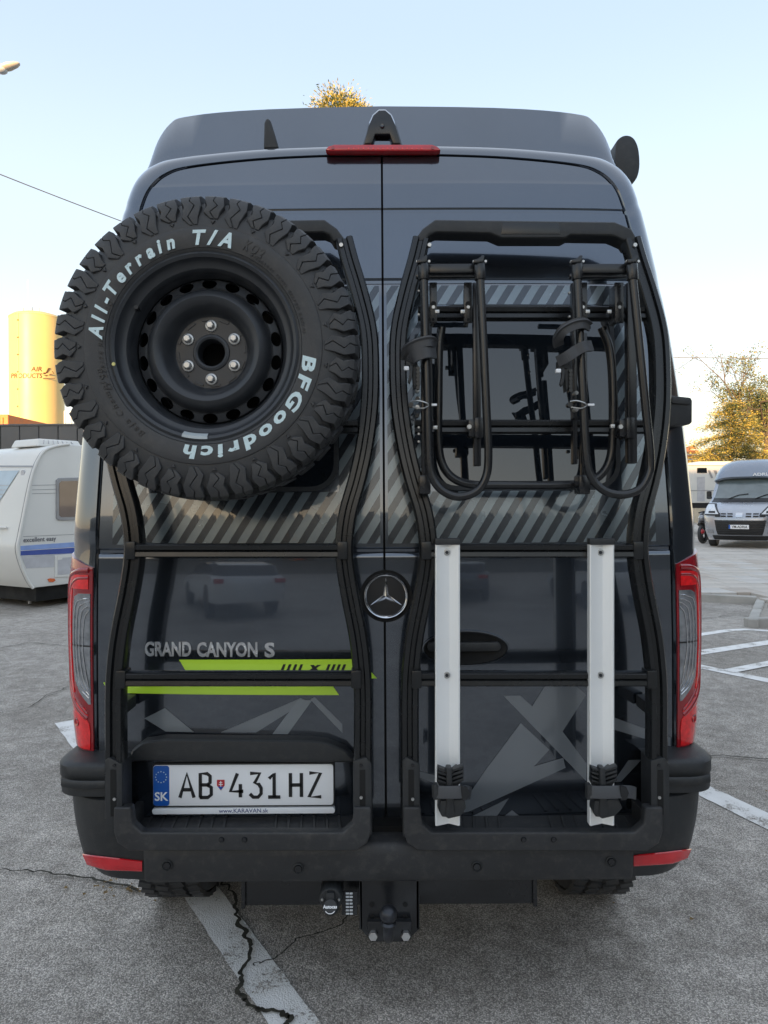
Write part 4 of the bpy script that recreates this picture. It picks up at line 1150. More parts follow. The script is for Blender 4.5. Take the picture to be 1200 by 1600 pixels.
for i in range(NL):
    lug(g, 2*PI*(i+.5)/NL, i % 2 == 0, flip=-1, side=1)
    for k, (yc, w, hw) in enumerate(((-.027, .036, .018), (.020, .036, .018))):
        a = 2*PI*(i+.3*k+.25)/NL
        M = Matrix.Rotation(-a, 4, 'Y') @ Matrix.Translation((.378, yc, 0)) @ Matrix.Rotation(.5*(1 if k else -1), 4, 'X')
        g.box(-.006, .011, -w/2, w/2, -hw, hw, M)
g.v = [v+C for v in g.v]
obj('inner_tread_blocks', g, RUBBER, tyre, smooth=0, kind='stuff', fix=False)
# small shoulder notch marks between the long blocks
g = G()
for i in range(NL//2):
    a = 2*PI*(2*i+1)/NL
    M = T @ Matrix.Rotation(-a, 4, 'Y') @ Matrix.Translation((.309, -.1205, 0))
    g.add([M @ Vector(v) for v in ((.006, 0, -.007), (.006, 0, .007), (-.004, 0, .0), (.004, -.003, -.004), (.004, -.003, .004), (-.001, -.003, 0))], [(3, 4, 5), (0, 1, 4, 3), (1, 2, 5, 4), (2, 0, 3, 5)])
obj('shoulder_marks', g, RUBBER, tyre, smooth=0, kind='stuff')
RUBD = mat('embossed_rubber', (0.020, 0.021, 0.023), 0.45, 0, 0.1, 20)
def arctext(txt, size, r, a_start, mt, y=-.1250, sx=1.2, bold=.035, shear=.22, depth=.0012, gap=.22, name='sidewall_letter', a_end=None):
    """letters clockwise from angle a_start (radians), tops outward; returns end angle"""
    a = a_start
    if a_end is not None:
        tot = 0
        for ch in txt:
            v0, _ = text_geo(ch, size, depth=depth, bold=bold, shear=shear, sx=1.0, align='LEFT')
            tot += max(v.x for v in v0)-min(v.x for v in v0)
        sx = ((a_start-a_end)*r-size*gap*(len(txt)-1))/tot
    for ch in txt:
        if ch == ' ':
            a -= size*.55/r; continue
        vs, fs = text_geo(ch, size, depth=depth, bold=bold, shear=shear, sx=sx, align='LEFT')
        x0_, x1_ = min(v.x for v in vs), max(v.x for v in vs)
        w = x1_-x0_
        am = a-(w/2)/r
        g = G()
        up = Vector((math.cos(am), 0, math.sin(am))); rt = Vector((math.sin(am), 0, -math.cos(am)))
        base_ = -size*.36
        for v in vs: pass
        out_ = []
        for v in vs:
            th = a-(v.x-x0_)/r
            rad = r+v.y+ (0.0)
            out_.append(C+Vector((rad*math.cos(th), y-v.z, rad*math.sin(th))))
        g.add(out_, fs)
        obj(name, g, mt, tyre, smooth=0, fix=False)
        a -= (w+size*gap)/r
    return a
arctext('All-Terrain', .047, .2685, math.radians(176.5), WHITE, gap=.22, bold=.038, a_end=math.radians(105.0))
arctext('T/A', .050, .2685, math.radians(95), WHITE, bold=.04, a_end=math.radians(73.5), gap=.05)
arctext('KO2', .034, .272, math.radians(67.5), RUBD, a_end=math.radians(56), gap=.12)
arctext('BFGoodrich', .045, .2665, math.radians(-6.0), WHITE, a_end=math.radians(-101), gap=.22, shear=.1, bold=.04)
arctext('LT 225/75 R16 115/112Q', .015, .256, math.radians(205), RUBD, bold=.01, sx=1.1, depth=.0006)
arctext('Baja Champion', .022, .268, math.radians(236), RUBD, bold=.01, sx=1.1, depth=.0006)
arctext('TUBELESS STEEL BELTED RADIAL', .011, .254, math.radians(62), RUBD, bold=.01, sx=1.1, depth=.0006)
# rim
DS = .015
rp = [(.2365, -.106), (.2375, -.1145), (.233, -.117), (.227, -.113), (.224, -.103), (.219, -.095), (.213, -.090), (.206, -.088), (.202, -.082), (.200, -.070), (.197, -.060), (.1925, -.052), (.191, -.040), (.1895, -.030),
      (.187, -.030), (.184, -.035), (.166, -.042), (.161, -.040), (.157, -.048), (.152, -.060), (.144, -.071), (.134, -.076), (.124, -.073), (.115, -.062), (.108, -.048), (.103, -.034), (.099, -.0245), (.094, -.0205), (.048, -.0205), (.0455, -.024), (.041, -.0255), (.0375, -.0235), (.0365, -.018), (.0365, .01)]
rp = [(r, y-DS if r < .188 and y < 0 else y) for r, y in rp]
g = G(); g.lathe(rp, T, 144)
rim = obj('rim', g, STEELB, sw, smooth=40, origin=C)
sm = rim.modifiers.new('t', 'SOLIDIFY'); sm.thickness = .0035; sm.offset = -1 if False else 0
g = G()
for i in range(18):
    a = 2*PI*(i+.5)/18
    M = T @ Matrix.Rotation(-a, 4, 'Y') @ Matrix.Translation((.1745, 0, 0)) @ Matrix.Diagonal((.0125, 1, .0195, 1))
    g.lathe([(0, -.085), (1, -.085), (1, .03), (0, .03)], M, 20)
cut = obj('cut', g, BLACK, None, smooth=0, origin=C, weld=True)
bo = rim.modifiers.new('b', 'BOOLEAN'); bo.object = cut; bo.operation = 'DIFFERENCE'; bo.solver = 'EXACT'
dg = bpy.context.evaluated_depsgraph_get()
nm = bpy.data.meshes.new_from_object(rim.evaluated_get(dg))
rim.modifiers.clear(); rim.data = nm
nm.materials.clear(); nm.materials.append(STEELB); nm.polygons.foreach_set('material_index', [0]*len(nm.polygons))
nm.polygons.foreach_set('use_smooth', [True]*len(nm.polygons)); nm.set_sharp_from_angle(angle=math.radians(35))
bpy.data.objects.remove(cut)
g = G(); g.lathe([(.19, -.05), (.188, .095), (.215, .10)], T, 64); g.cyl((C.x, C.y, C.z), .185, .075, .078, 40)
obj('barrel', g, BLACK, rim)
for i in range(6):
    a = PI/2+2*PI*i/6; c = C+Vector((.070*math.cos(a), -.0205-DS, .070*math.sin(a)))
    g = G(); g.lathe([(.0165, .002), (.0165, -.003), (.0145, -.006), (.0105, -.007)], Matrix.Translation(c), 20)
    w_ = obj('wheel_bolt', g, ZINC, sw, smooth=35)
    g = G(); g.lathe([(.0108, -.004), (.0108, -.018), (.0085, -.0205), (0, -.0205)], Matrix.Translation(c) @ Matrix.Rotation(.3*i, 4, 'Y'), 6); obj('bolt_head', g, ZINC, w_, smooth=0, bevel=.0012)
    a2 = a+PI/6; c = C+Vector((.066*math.cos(a2), -.0207-DS, .066*math.sin(a2)))
    g = G(); g.cyl(c, .0038, -.0006, .002, 10); obj('locating_hole', g, BLACK, rim)
g = G()
for i in range(12):
    a = 2*PI*(i+.25)/12; M = T @ Matrix.Rotation(-a, 4, 'Y') @ Matrix.Translation((.087, -.0235-DS, 0))
    g.box(-.0035, .0035, -.001, .002, -.013, .013, M)
obj('hub_ridge', g, STEELB, rim, smooth=0, bevel=.001)
a = math.radians(191); c = C+Vector((.231*math.cos(a), -.1175, .231*math.sin(a)))
g = G(); g.lathe([(0, -.002), (.004, -.002), (.005, 0)], Matrix.Translation(c), 12); dot = obj('yellow_dot', g, mat('yellow_mark', (.75, .68, .25)), sw)
a = math.radians(150); c = C+Vector((.204*math.cos(a), -.085, .204*math.sin(a)))
g = G(); g.tube([c+Vector((0, .02, 0)), c, c+Vector((-.004*math.cos(a), -.022, 0))], .0055, 10); obj('valve', g, PRINTB, sw)
g = G()
R2 = []
for k in range(9):
    a = math.radians(256+16*k/8); R2.append([C+Vector((r*math.cos(a), y, r*math.sin(a))) for r, y in ((.220, -.100), (.219, -.108), (.227, -.1195), (.234, -.1195))])
g.grid(R2); obj('balance_weight', g, mat('weight_grey', (.45, .50, .52), .5, .2), sw, smooth=40)

# ------------------------------------------------------------------ folded bicycle rack
c = W(833, 500, -.16)
bk = thing('bicycle_rack', (c.x, -.16, c.z), 'folded black tubular bicycle rack hanging on the right rear door frame', 'bicycle rack')
yU = -.235
def tubepx(pts, r, y, name, m=TUBE, n=6, k=14, par=None, y2=None):
    g = G(); L = len(pts)
    P = [W(a, b, y if y2 is None else y+(y2-y)*i/(L-1)) for i, (a, b) in enumerate(pts)]
    g.tube(catmull(P, n), r, k); return obj(name, g, m, par or bk, smooth=60)
def boxpx(a, b, c_, d, y0, y1, name, m=TUBE, par=None, bevel=.003):
    """x range a..c_, y range b..d in the photograph on the plane y0"""
    p, q = W(a, b, y0), W(c_, d, y0)
    g = G(); g.box(p.x, q.x, y0, y1, q.z, p.z); return obj(name, g, m, par or bk, bevel=bevel)
U1 = [(662, 432), (664, 500), (667, 600), (670, 700), (674, 740), (688, 764), (714, 776), (742, 769), (758, 748), (763, 715), (760, 640), (755, 530), (750, 432)]
U2 = [(902, 432), (905, 500), (911, 620), (916, 710), (924, 745), (943, 766), (971, 773), (998, 765), (1013, 742), (1016, 715), (1009, 640), (998, 530), (988, 432)]
for U, s in ((U1, 0), (U2, 1)):
    arm = tubepx(U, .0115, yU, 'support_arm')
    for (a, b) in (U[0], U[-1]):
        g = G(); p = W(a, b, yU); p2 = W(a-1, b-20, yU)
        g.tube([p+Vector((0, 0, -.01)), p2], .0155, 16); sl = obj('arm_sleeve', g, TUBE, bk, smooth=40, bevel=.0015)
        for dx in (-.016, .016):
            g = G(); g.cyl(p2+Vector((dx, -.004, .004)), .0035, -.005, .005, 10); obj('sleeve_rivet', g, ZINC, sl)
        q = [(p2.x-.017, p2.z-.004), (p2.x+.008, p2.z-.002), (p2.x+.012, p2.z+.016), (p2.x+.006, p2.z+.018), (p2.x-.006, p2.z+.008), (p2.x-.018, p2.z+.006)]
        g = G(); g.prism(q, yU-.018, yU+.01); obj('sleeve_lip', g, TUBE, sl, bevel=.002)
    x0_, x1_ = (U[0][0]+8, U[-1][0]-6)
    boxpx(x0_, 412, x1_, 426, yU+.01, yU+.04, 'top_bar')
    boxpx(x0_-20, 427, x1_+12, 433, -.10, -.08, 'rear_top_bar')
for a, c_ in ((671, 683), (725, 738), (903, 918), (961, 975)):
    bp = boxpx(a, 441, c_, 504, -.175, -.165, 'bracket_plate', bevel=.002)
    for py in (447, 475, 499):
        cc = W((a+c_)/2, py, -.1755); g = G(); g.cyl(cc, .0042 if py != 475 else .008, -.0006, .002, 12); obj('bracket_hole', g, BLACK, bp)
    cc = W((a+c_)/2, 480, -.177); g = G(); g.cyl(cc, .005, -.003, .002, 6); obj('bracket_bolt', g, ZINC, bp)
    boxpx(a+3, 441, c_-3, 500, -.164, -.09, 'bracket_web', bevel=.002)
for a, b, c_, d, y0 in ((739, 441, 752, 728, -.150), (980, 441, 996, 724, -.150), (894, 441, 903, 725, -.150), (657, 441, 664, 745, -.150)):
    boxpx(a, b, c_, d, y0, y0+.03, 'square_bar', bevel=.003)
for a in (655, 905):
    boxpx(a+3, 520, a+14, 750, -.165, -.14, 'inner_post', bevel=.003)
    f_ = boxpx(a, 742, a+18, 772, -.185, -.125, 'post_foot', bevel=.006)
tubepx([(690, 512), (686, 545), (685, 620), (685, 690), (691, 725), (708, 747), (736, 757), (780, 758), (860, 758), (906, 757)], .0125, -.10, 'back_loop')
tubepx([(906, 757), (935, 745), (952, 720), (957, 680), (957, 600), (952, 545), (940, 512)], .0125, -.10, 'back_loop')
for py in (667,):
    for a in (728, 966, 725):
        pass
for a in (733, 969):
    b_ = boxpx(a-1, 655, a+12, 682, -.165, -.10, 'bar_slider', bevel=.004)
    boxpx(a+(9 if a < 800 else 10), 652, a+(22 if a < 800 else 24), 684, -.172, -.10, 'slider_block', bevel=.004)
    cc = W(a, 667, -.168) if a < 800 else W(969, 667, -.168)
    g = G(); g.cyl(cc, .0065, -.006, .004, 12); s_ = obj('slider_bolt', g, ZINC, b_)
for px, py in ((680, 668), (957, 666), (723, 487), (683, 487), (952, 487), (918, 487)):
    g = G(); p = W(px, py, -.175); g.box(p.x-.006, p.x+.006, -.178, -.165, p.z-.005, p.z+.005); g.box(p.x-.002, p.x+.002, -.179, -.164, p.z-.002, p.z+.002)
    obj('nut_plate', g, ZINC, bk, bevel=.001)
for px, pys in ((654, (455, 492, 585, 600, 622, 668, 678, 690)), (889, (458, 495, 600, 612))):
    for py in pys:
        g = G(); p = W(px, py, -.17); g.cyl(p, .0030, -.006, .004, 8); obj('side_rivet', g, ZINC, bk)
# straps
def strap(cx, cy, w, h, y, turn):
    P = [W(cx+w*math.cos(t)*.5, cy-h*math.sin(t)*.5, y-.012*math.sin(t*2)) for t in [math.radians(a) for a in range(20, 361-turn, 14)]]
    g = G(); g.sweep(P, [(-.014, -.0025), (.014, -.0025), (.014, .0025), (-.014, .0025)], ref=(0, -1, 0.0)); return g, P
def belt(pts, y, ys=None):
    P = catmull([W(a, b, y+(ys[i] if ys else 0)) for i, (a, b) in enumerate(pts)], 7)
    g = G(); g.sweep(P, [(-.0150, -.002), (.0150, -.002), (.0150, .002), (-.0150, .002)], ref=(0, -1, 0)); st = obj('strap', g, STRAP, bk, smooth=40)
    g = G()
    for i in range(0, len(P)-1):
        Tn = (P[i+1]-P[i]).normalized(); B = Tn.cross(Vector((0, -1, 0))).normalized(); Nn = B.cross(Tn)
        if Nn.y > 0: Nn = -Nn
        M = Matrix((( Tn.x, B.x, Nn.x, P[i].x), (Tn.y, B.y, Nn.y, P[i].y), (Tn.z, B.z, Nn.z, P[i].z), (0, 0, 0, 1)))
        g.box(-.0026, .0026, -.0145, .0145, .001, .0065, M)
    obj('strap_ribs', g, STRAP, st, smooth=0, kind='stuff', fix=False)
belt([(634, 560), (636, 548), (646, 540), (660, 535), (672, 533), (679, 538)], -.262, [.04, .02, .005, 0, 0, .03])
belt([(678, 552), (668, 551), (655, 554), (644, 560), (640, 570)], -.262, [.02, 0, 0, .01, .04])
belt([(872, 538), (872, 528), (880, 516), (895, 508), (910, 505), (919, 510)], -.262, [.04, .02, 0, -.003, 0, .03])
belt([(922, 541), (912, 542), (900, 548), (885, 558), (872, 565)], -.262, [.03, 0, 0, 0, .02])
for ox, oy in ((640, 562), (878, 566)):
    b_ = boxpx(ox-6, oy-3, ox+10, oy+10, -.245, -.215, 'ratchet', PLAST, bevel=.003)
    q = [XZ(a+ox, b+oy, -.24) for a, b in ((4, 6), (12, 4), (16, 22), (12, 40), (7, 46), (5, 30))]
    g = G(); g.prism(q, -.24, -.205); obj('ratchet_body', g, PLAST, b_, bevel=.003)
    q = [XZ(a+ox, b+oy, -.25) for a, b in ((0, 8), (5, 10), (4, 28), (0, 38), (-3, 34), (0, 22))]
    g = G(); g.prism(q, -.25, -.235); obj('ratchet_lever', g, PLAST, b_, bevel=.002)
    boxpx(ox-9, oy+10, ox-1, oy+16, -.255, -.240, 'ratchet_button', PLATEW, b_, bevel=.002)
    for i in range(6):
        p = W(ox+13, oy+14+i*6, -.242); g = G(); g.cyl(p, .0055, -.006, .01, 8); obj('ratchet_tooth', g, TUBE, b_)
    for k in range(4):
        p = W(ox+(12 if ox < 800 else 22), oy+48+k*13, -.19); g = G(); g.cyl(p, .006, -.004, .02, 8); obj('link_stud', g, TUBE if k % 2 else ZINC, b_)
for ox in (658, 905):
    P = [W(ox+a, b, yU-.010+c_) for a, b, c_ in ((-14, 627, .0), (-4, 626, -.01), (9, 630, -.01), (11, 634, 0), (2, 638, -.01), (-13, 636, 0))]
    g = G(); g.tube(catmull(P, 5), .0018, 6); pn = obj('spring_pin', g, ZINC, bk, smooth=60)
    g = G(); p = W(ox+(22 if ox < 800 else 20), 633, yU+.01); g.box(p.x-.016, p.x+.004, yU, yU+.01, p.z-.003, p.z+.003); obj('pin_end', g, PLATEW, pn, bevel=.001)
    g = G(); p = W(ox-16, 633, yU); g.cyl(p, .007, -.012, .01, 12); obj('pin_head', g, TUBE, pn)

# ------------------------------------------------------------------ aluminium wheel rails standing on the tray
def wheel_rail(xl, top, label, tilt):
    yr = -.172
    c = W(xl+19, 1287, yr)
    t = thing('wheel_rail', (c.x, yr+.02, c.z), label, 'bike wheel rail', 'aluminium wheel rails strapped to the right door')
    a, b = W(xl, top, yr), W(xl+38, 1285, yr)
    w = .0345; cx_ = c.x
    prof_ = [(-w, .016), (-w, -.008), (-w+.003, -.0105), (-w+.006, -.009), (.002, .004), (.006, .004), (w-.004, -.010), (w, -.008), (w, .016), (w-.0022, .016), (w-.0022, -.0065), (w-.004, -.0075), (.006, .0065), (.002, .0065), (-w+.005, -.0065), (-w+.0022, -.006), (-w+.0022, .016)]
    zt, zb = W(xl, top+9, yr).z, W(xl, 1288, yr).z
    xt = W(xl+19, top, yr).x
    g = G(); n = len(prof_)
    g.add([Vector((cx_+x, yr+y, zb)) for x, y in prof_]+[Vector((xt+x, yr+y, zt)) for x, y in prof_], [tuple(range(n)), tuple(range(2*n-1, n-1, -1))]+[(i, i+n, (i+1) % n+n, (i+1) % n) for i in range(n)])
    r_ = obj('channel', g, ALU, t, smooth=25)
    g = G(); g.box(xt-w-.001, xt+w+.001, yr-.013, yr+.020, zt-.002, zt+.016); obj('end_cap', g, PLAST, t, bevel=.003)
    for py, dx in ((top+22, 0.0), (top+214, 0.0)):
        p = W(xl+18, py, yr); g = G(); g.lathe([(.0095, .004), (.0095, .0005), (.006, .0)], Matrix.Translation((p.x, yr-.001, p.z)), 16); s_ = obj('rail_screw', g, ZINC, t)
        g = G(); g.cyl((p.x, yr-.001, p.z), .005, -.003, .002, 6); obj('screw_head', g, STEELB, s_)
    # tyre cup and strap
    def P_(a, b, y): return XZ(xl+a, b, y)
    q = [P_(a, b, yr-.03) for a, b in ((4, 1198), (14, 1205), (24, 1205), (34, 1197), (38 if tilt else 41, 1204), (40, 1222), (33, 1232), (36, 1262+tilt*2), (46, 1270), (30, 1277), (10, 1276), (4, 1262), (8, 1232), (3, 1222))]
    g = G(); g.prism(q, yr-.034, yr-.006); cup = obj('tyre_cup', g, PLAST, t, bevel=.005)
    for s in (0, 1):
        for k in range(4):
            q = [P_(a, b+k*6.5, yr-.05) for a, b in (((4, 1198), (18, 1203), (18, 1206), (5, 1202)) if s == 0 else ((25, 1203), (44, 1196), (44, 1200), (26, 1206)))]
            g = G(); g.prism(q, yr-.052, yr-.03); obj('cup_fin', g, PLAST, cup, bevel=.001)
    q = [P_(a, b, yr-.062) for a, b in ((17, 1200), (26, 1200), (28, 1235), (31, 1275), (16, 1276), (18, 1235))]
    g = G(); g.prism(q, yr-.062, yr-.03); obj('cup_spine', g, PLAST, cup, bevel=.006)
    q = [P_(a, b, yr-.05) for a, b in ((8, 1250), (46, 1248), (52 if tilt else 48, 1262), (40, 1274), (20, 1279), (6, 1268))]
    g = G(); g.prism(q, yr-.056, yr-.01); obj('cup_base', g, PLAST, cup, bevel=.006)
    y_ = yr-.075
    pts = [(-4, 1236, .03), (0, 1237, .004), (14, 1238, 0), (30, 1238, 0), (44+tilt*12, 1237, .002), (52+tilt*16, 1238, .012), (55+tilt*18, 1240, .03)]
    P = catmull([W(xl+a, b, y_+c_) for a, b, c_ in pts], 4)
    g = G(); g.sweep(P, [(-.0025, -.0165), (.0025, -.0165), (.0025, .0165), (-.0025, .0165)], ref=(0, 0, 1)); st = obj('strap', g, STRAP, t, smooth=40, bevel=.0015)
    q = [P_(a, b, y_) for a, b in ((-3, 1226), (4, 1226), (5, 1249), (-3, 1250))]
    g = G(); g.prism(q, y_-.004, y_+.02); obj('strap_buckle', g, PLAST, st, bevel=.003)
    q = [P_(a+tilt*8, b, y_) for a, b in ((40, 1226), (50, 1229), (54, 1238), (50, 1249), (41, 1250))]
    g = G(); g.prism(q, y_-.006, y_+.004); obj('strap_end', g, TUBE, st, bevel=.003)
    return t
wheel_rail(680, 841, 'left one of the two silver aluminium wheel rails, nearer the round emblem', 0)
wheel_rail(920, 841, 'right one of the two silver aluminium wheel rails, nearer the right tail light', 1)
# ------------------------------------------------------------------ caravan on the left
CARW = mat('caravan_white', (0.72, 0.71, 0.67), 0.35, 0, 0.03, 1.5, coat=0.3)
CARG = mat('caravan_grey_band', (0.50, 0.50, 0.52), 0.4)
CARB = mat('caravan_dark_blue', (0.05, 0.09, 0.34), 0.4)
CARL = mat('caravan_light_blue', (0.25, 0.36, 0.66), 0.4)
CART = mat('grey_trim', (0.33, 0.33, 0.34), 0.4, 0.3)
GLASSG = glassmat('brown_tinted_pane', (0.16, 0.12, 0.10), 0.05)
FROST = glassmat('pale_window_panel', (0.36, 0.44, 0.50), 0.06)
AMB = mat('amber_lens', (0.65, 0.12, 0.02), 0.25, coat=0.8)
X0, D0 = (28-600)/F*10.2, 10.2
ang = math.radians(60); ca, sa = math.cos(ang), math.sin(ang)
def unroll(px, py):
    a, b = px-600.0, py-800.0
    return (a-ROLL*b)/F, (b+ROLL*a+15)/F
def side_uz(px, py):
    tx, ty = unroll(px, py)
    u = (tx*D0-X0)/(ca-tx*sa); d = D0+sa*u
    return u, CAM.z-ty*d
def end_vz(px, py, du=0):
    tx, ty = unroll(px, py)
    X1, D1 = X0+ca*du, D0+sa*du
    v = (X1-tx*D1)/(sa+tx*ca); d = D1+ca*v
    return v, CAM.z-ty*d
OC = Vector((X0, D0+CAM.y, 0))
EU, EV = Vector((ca, sa, 0)), Vector((-sa, ca, 0))
cv = thing('caravan', OC+EU*2.8+EV*1.1, 'white touring caravan with blue stripes parked at the left edge', 'caravan')
def CP(u, v, z): return OC+EU*u+EV*v+Vector((0, 0, z))
edge = [side_uz(*p) for p in ((108, 694), (88, 697), (70, 704), (60, 718), (53, 734), (46, 760), (36, 810), (30, 840), (27, 857), (32, 880), (43, 906), (52, 919))]
edge = [(a.x, a.y) for a in catmull([(u, z, 0) for u, z in edge], 3)]
ztop = edge[0][1]; zbot = edge[-1][1]
poly = edge+[(6.0, zbot), (6.3, 1.0), (6.1, ztop-.3), (5.8, ztop+.02)]
n = len(poly)
g = G()
rws = []
for v, ins in ((.0, .03), (.006, .008), (.03, .0), (2.17, 0), (2.194, .008), (2.2, .03)):
    c0u, c0z = 3.0, 1.4
    rws.append([CP(u+(ins if u < c0u else -ins), v, z+(ins if z < c0z else -ins)) for u, z in poly])
g.grid(rws, closed_u=True); o_ = 0
g.f.append(tuple(range(n))); g.m.append(0); g.f.append(tuple(range(6*n-1, 5*n-1, -1))); g.m.append(0)
obj('body', g, CARW, cv, smooth=30)
g = G(); g.tube([CP(u-.006, -.006, z) for u, z in edge], .022, 8); obj('corner_trim', g, CARW, cv, smooth=60)
g = G(); g.tube([CP(u-.020, .020, z) for u, z in edge], .007, 6); obj('trim_line', g, CART, cv, smooth=60)
def cside(pts, name, m, d0=-.004, d1=.01, par=None, bevel=0.0, lab=None):
    q = [side_uz(*p) for p in pts]; nn = len(q)
    g = G(); g.add([CP(u, d0, z) for u, z in q]+[CP(u, d1, z) for u, z in q], [tuple(range(nn)), tuple(range(2*nn-1, nn-1, -1))]+[(i, i+nn, (i+1) % nn+nn, (i+1) % nn) for i in range(nn)])
    return obj(name, g, m, par or cv, smooth=0, bevel=bevel)
cside([(32, 853), (175, 843), (175, 851), (32, 860)], 'light_blue_stripe', CARL)
cside([(32, 861), (175, 852), (175, 862), (32, 868)], 'dark_blue_stripe', CARB)
cside([(33, 869), (175, 862), (175, 882), (41, 888)], 'grey_band', CARG)
wfr = cside([(87, 750), (91, 747), (175, 744), (175, 812), (91, 813), (87, 810)], 'window_frame', CART, -.022, .01, bevel=.008)
cside([(91, 755), (94, 752), (170, 750), (170, 806), (94, 808), (91, 805)], 'window_pane', GLASSG, -.027, -.018, par=wfr)
hf = cside([(85, 868), (130, 864), (130, 900), (85, 902)], 'service_hatch', CARW, -.014, .01, bevel=.006)
cside([(89, 872), (127, 869), (127, 896), (89, 898)], 'hatch_door', CARG, -.017, -.012, par=hf, bevel=.002)
cside([(89, 868), (96, 867), (96, 874), (89, 875)], 'hatch_lock', CARW, -.021, -.014, par=hf)
cside([(74, 905), (78, 903.5), (84, 904), (86, 907), (82, 909.5), (76, 909)], 'side_marker', AMB, -.014, .0)
for yy in (758, 765, 771, 838):
    cside([(50 if yy < 800 else 36, yy), (88 if yy < 800 else 175, yy-1 if yy < 800 else yy-6), (88 if yy < 800 else 175, yy-.2 if yy < 800 else yy-5.2), (50 if yy < 800 else 36, yy+.8)], 'panel_groove', CART, -.003, .01)
u0, z0_ = side_uz(36, 848)
MM = Matrix((( ca, 0, sa, CP(u0, -.004, 0).x), (sa, 0, -ca, CP(u0, -.004, 0).y), (0, 1, 0, z0_+.035), (0, 0, 0, 1)))
lettering('model_lettering', 'excellent easy', .095, MM, mat('caravan_print', (.10, .10, .12)), cv, align='LEFT', depth=.001, bold=.01, sx=.98)
def eu(z):
    for (u0_, z0__), (u1_, z1__) in zip(edge[:-1], edge[1:]):
        if z >= z1__: return u1_+(u0_-u1_)*(z-z1__)/max(z0__-z1__, 1e-4)
    return edge[-1][0]
def cend(pts, name, m, off=.012, par=None):
    q = []
    for p in pts:
        du = .1
        for _ in range(6):
            v, z = end_vz(p[0], p[1], du); du = eu(z)
        q.append((v, z))
    me = bpy.data.meshes.new('t'); me.from_pydata([(v, 0, z) for v, z in q], [], [tuple(range(len(q)))])
    bm = bmesh.new(); bm.from_mesh(me)
    for _ in range(4):
        bmesh.ops.triangulate(bm, faces=bm.faces)
        es = [e for e in bm.edges if e.calc_length() > .15]
        if es: bmesh.ops.subdivide_edges(bm, edges=es, cuts=1)
    bmesh.ops.triangulate(bm, faces=bm.faces)
    bm.verts.index_update()
    g = G(); g.add([CP(eu(v.co.z)-off, v.co.x, v.co.z) for v in bm.verts], [tuple(v.index for v in f.verts) for f in bm.faces]); bm.free()
    return obj(name, g, m, par or cv, smooth=60)
cend([(-60, 737), (31, 735), (20, 752), (0, 783), (-8, 795), (-60, 800)], 'front_window', FROST)
cend([(-60, 727), (52, 727.5), (52, 729.5), (-60, 729.5)], 'roof_seam', CART)
for yy in (758, 765, 772):
    cend([(-60, yy), (16-(yy-758)*.6, yy), (16-(yy-758)*.6, yy+.9), (-60, yy+.9)], 'window_line', CART, .016)
du = eu(2.05); v_, z_ = end_vz(37, 739, du)
g = G(); g.cyl((0, 0, 0), .045, -.012, .01, 16, M=Matrix.Translation(CP(du-.01, v_, z_)) @ Matrix.Rotation(ang-PI/2, 4, 'Z')); obj('hinge_cover', g, CARG, cv, smooth=40)
du = eu(1.2); v_, z_ = end_vz(2, 824, du)
g = G(); g.tube([CP(du-.02, v_-.16, z_-.005), CP(du-.05, v_-.10, z_), CP(du-.05, v_+.25, z_), CP(du-.02, v_+.3, z_)], .018, 8); obj('grab_handle', g, CARW, cv, smooth=60)
g = G(); g.add([CP(.35, .12, zbot-.22), CP(5.8, .12, zbot-.22), CP(5.8, 2.1, zbot-.22), CP(.35, 2.1, zbot-.22), CP(.35, .12, zbot+.01), CP(5.8, .12, zbot+.01), CP(5.8, 2.1, zbot+.01), CP(.35, 2.1, zbot+.01)], [(0, 3, 2, 1), (4, 5, 6, 7), (0, 1, 5, 4), (1, 2, 6, 5), (2, 3, 7, 6), (3, 0, 4, 7)])
obj('chassis', g, BLACK, cv, smooth=0)
# rooftop hatch
p = [CP(u, v, z) for u, v, z in ((.55, .35, ztop-.01), (1.35, .35, ztop), (1.35, 1.05, ztop), (.55, 1.05, ztop-.01))]
g = G(); lo = [q+Vector((0, 0, -.02)) for q in p]; up = [q.lerp((p[0]+p[2])/2, .12)+Vector((0, 0, .10)) for q in p]
g.add(lo+up, [(0, 3, 2, 1), (4, 5, 6, 7), (0, 1, 5, 4), (1, 2, 6, 5), (2, 3, 7, 6), (3, 0, 4, 7)])
rh = obj('roof_hatch', g, CARW, cv, bevel=.03, bseg=3)
g = G()
for k in range(7):
    q0 = lo[0].lerp(lo[1], .12+k*.11)+Vector((0, 0, .045)); q1 = up[0].lerp(up[1], .12+k*.11)+Vector((0, 0, -.02))
    g.tube([q0-EV*.006, q1-EV*.006], .008, 5)
obj('hatch_rib', g, CARG, rh, smooth=40)
for u in (2.6,):
    for v in (.10, 2.1):
        g = G(); g.lathe([(0, -.09), (.26, -.09), (.31, -.06), (.31, .06), (.26, .09), (0, .09)], Matrix.Translation(CP(u, v, .31)) @ Matrix.Rotation(ang, 4, 'Z'), 24); obj('wheel', g, RUBBER, cv, smooth=40)
g = G(); g.tube([CP(.55, .5, zbot), CP(.5, .5, .03)], .025, 8); g.tube([CP(.55, 1.7, zbot), CP(.5, 1.7, .03)], .025, 8); obj('corner_steady', g, CART, cv)

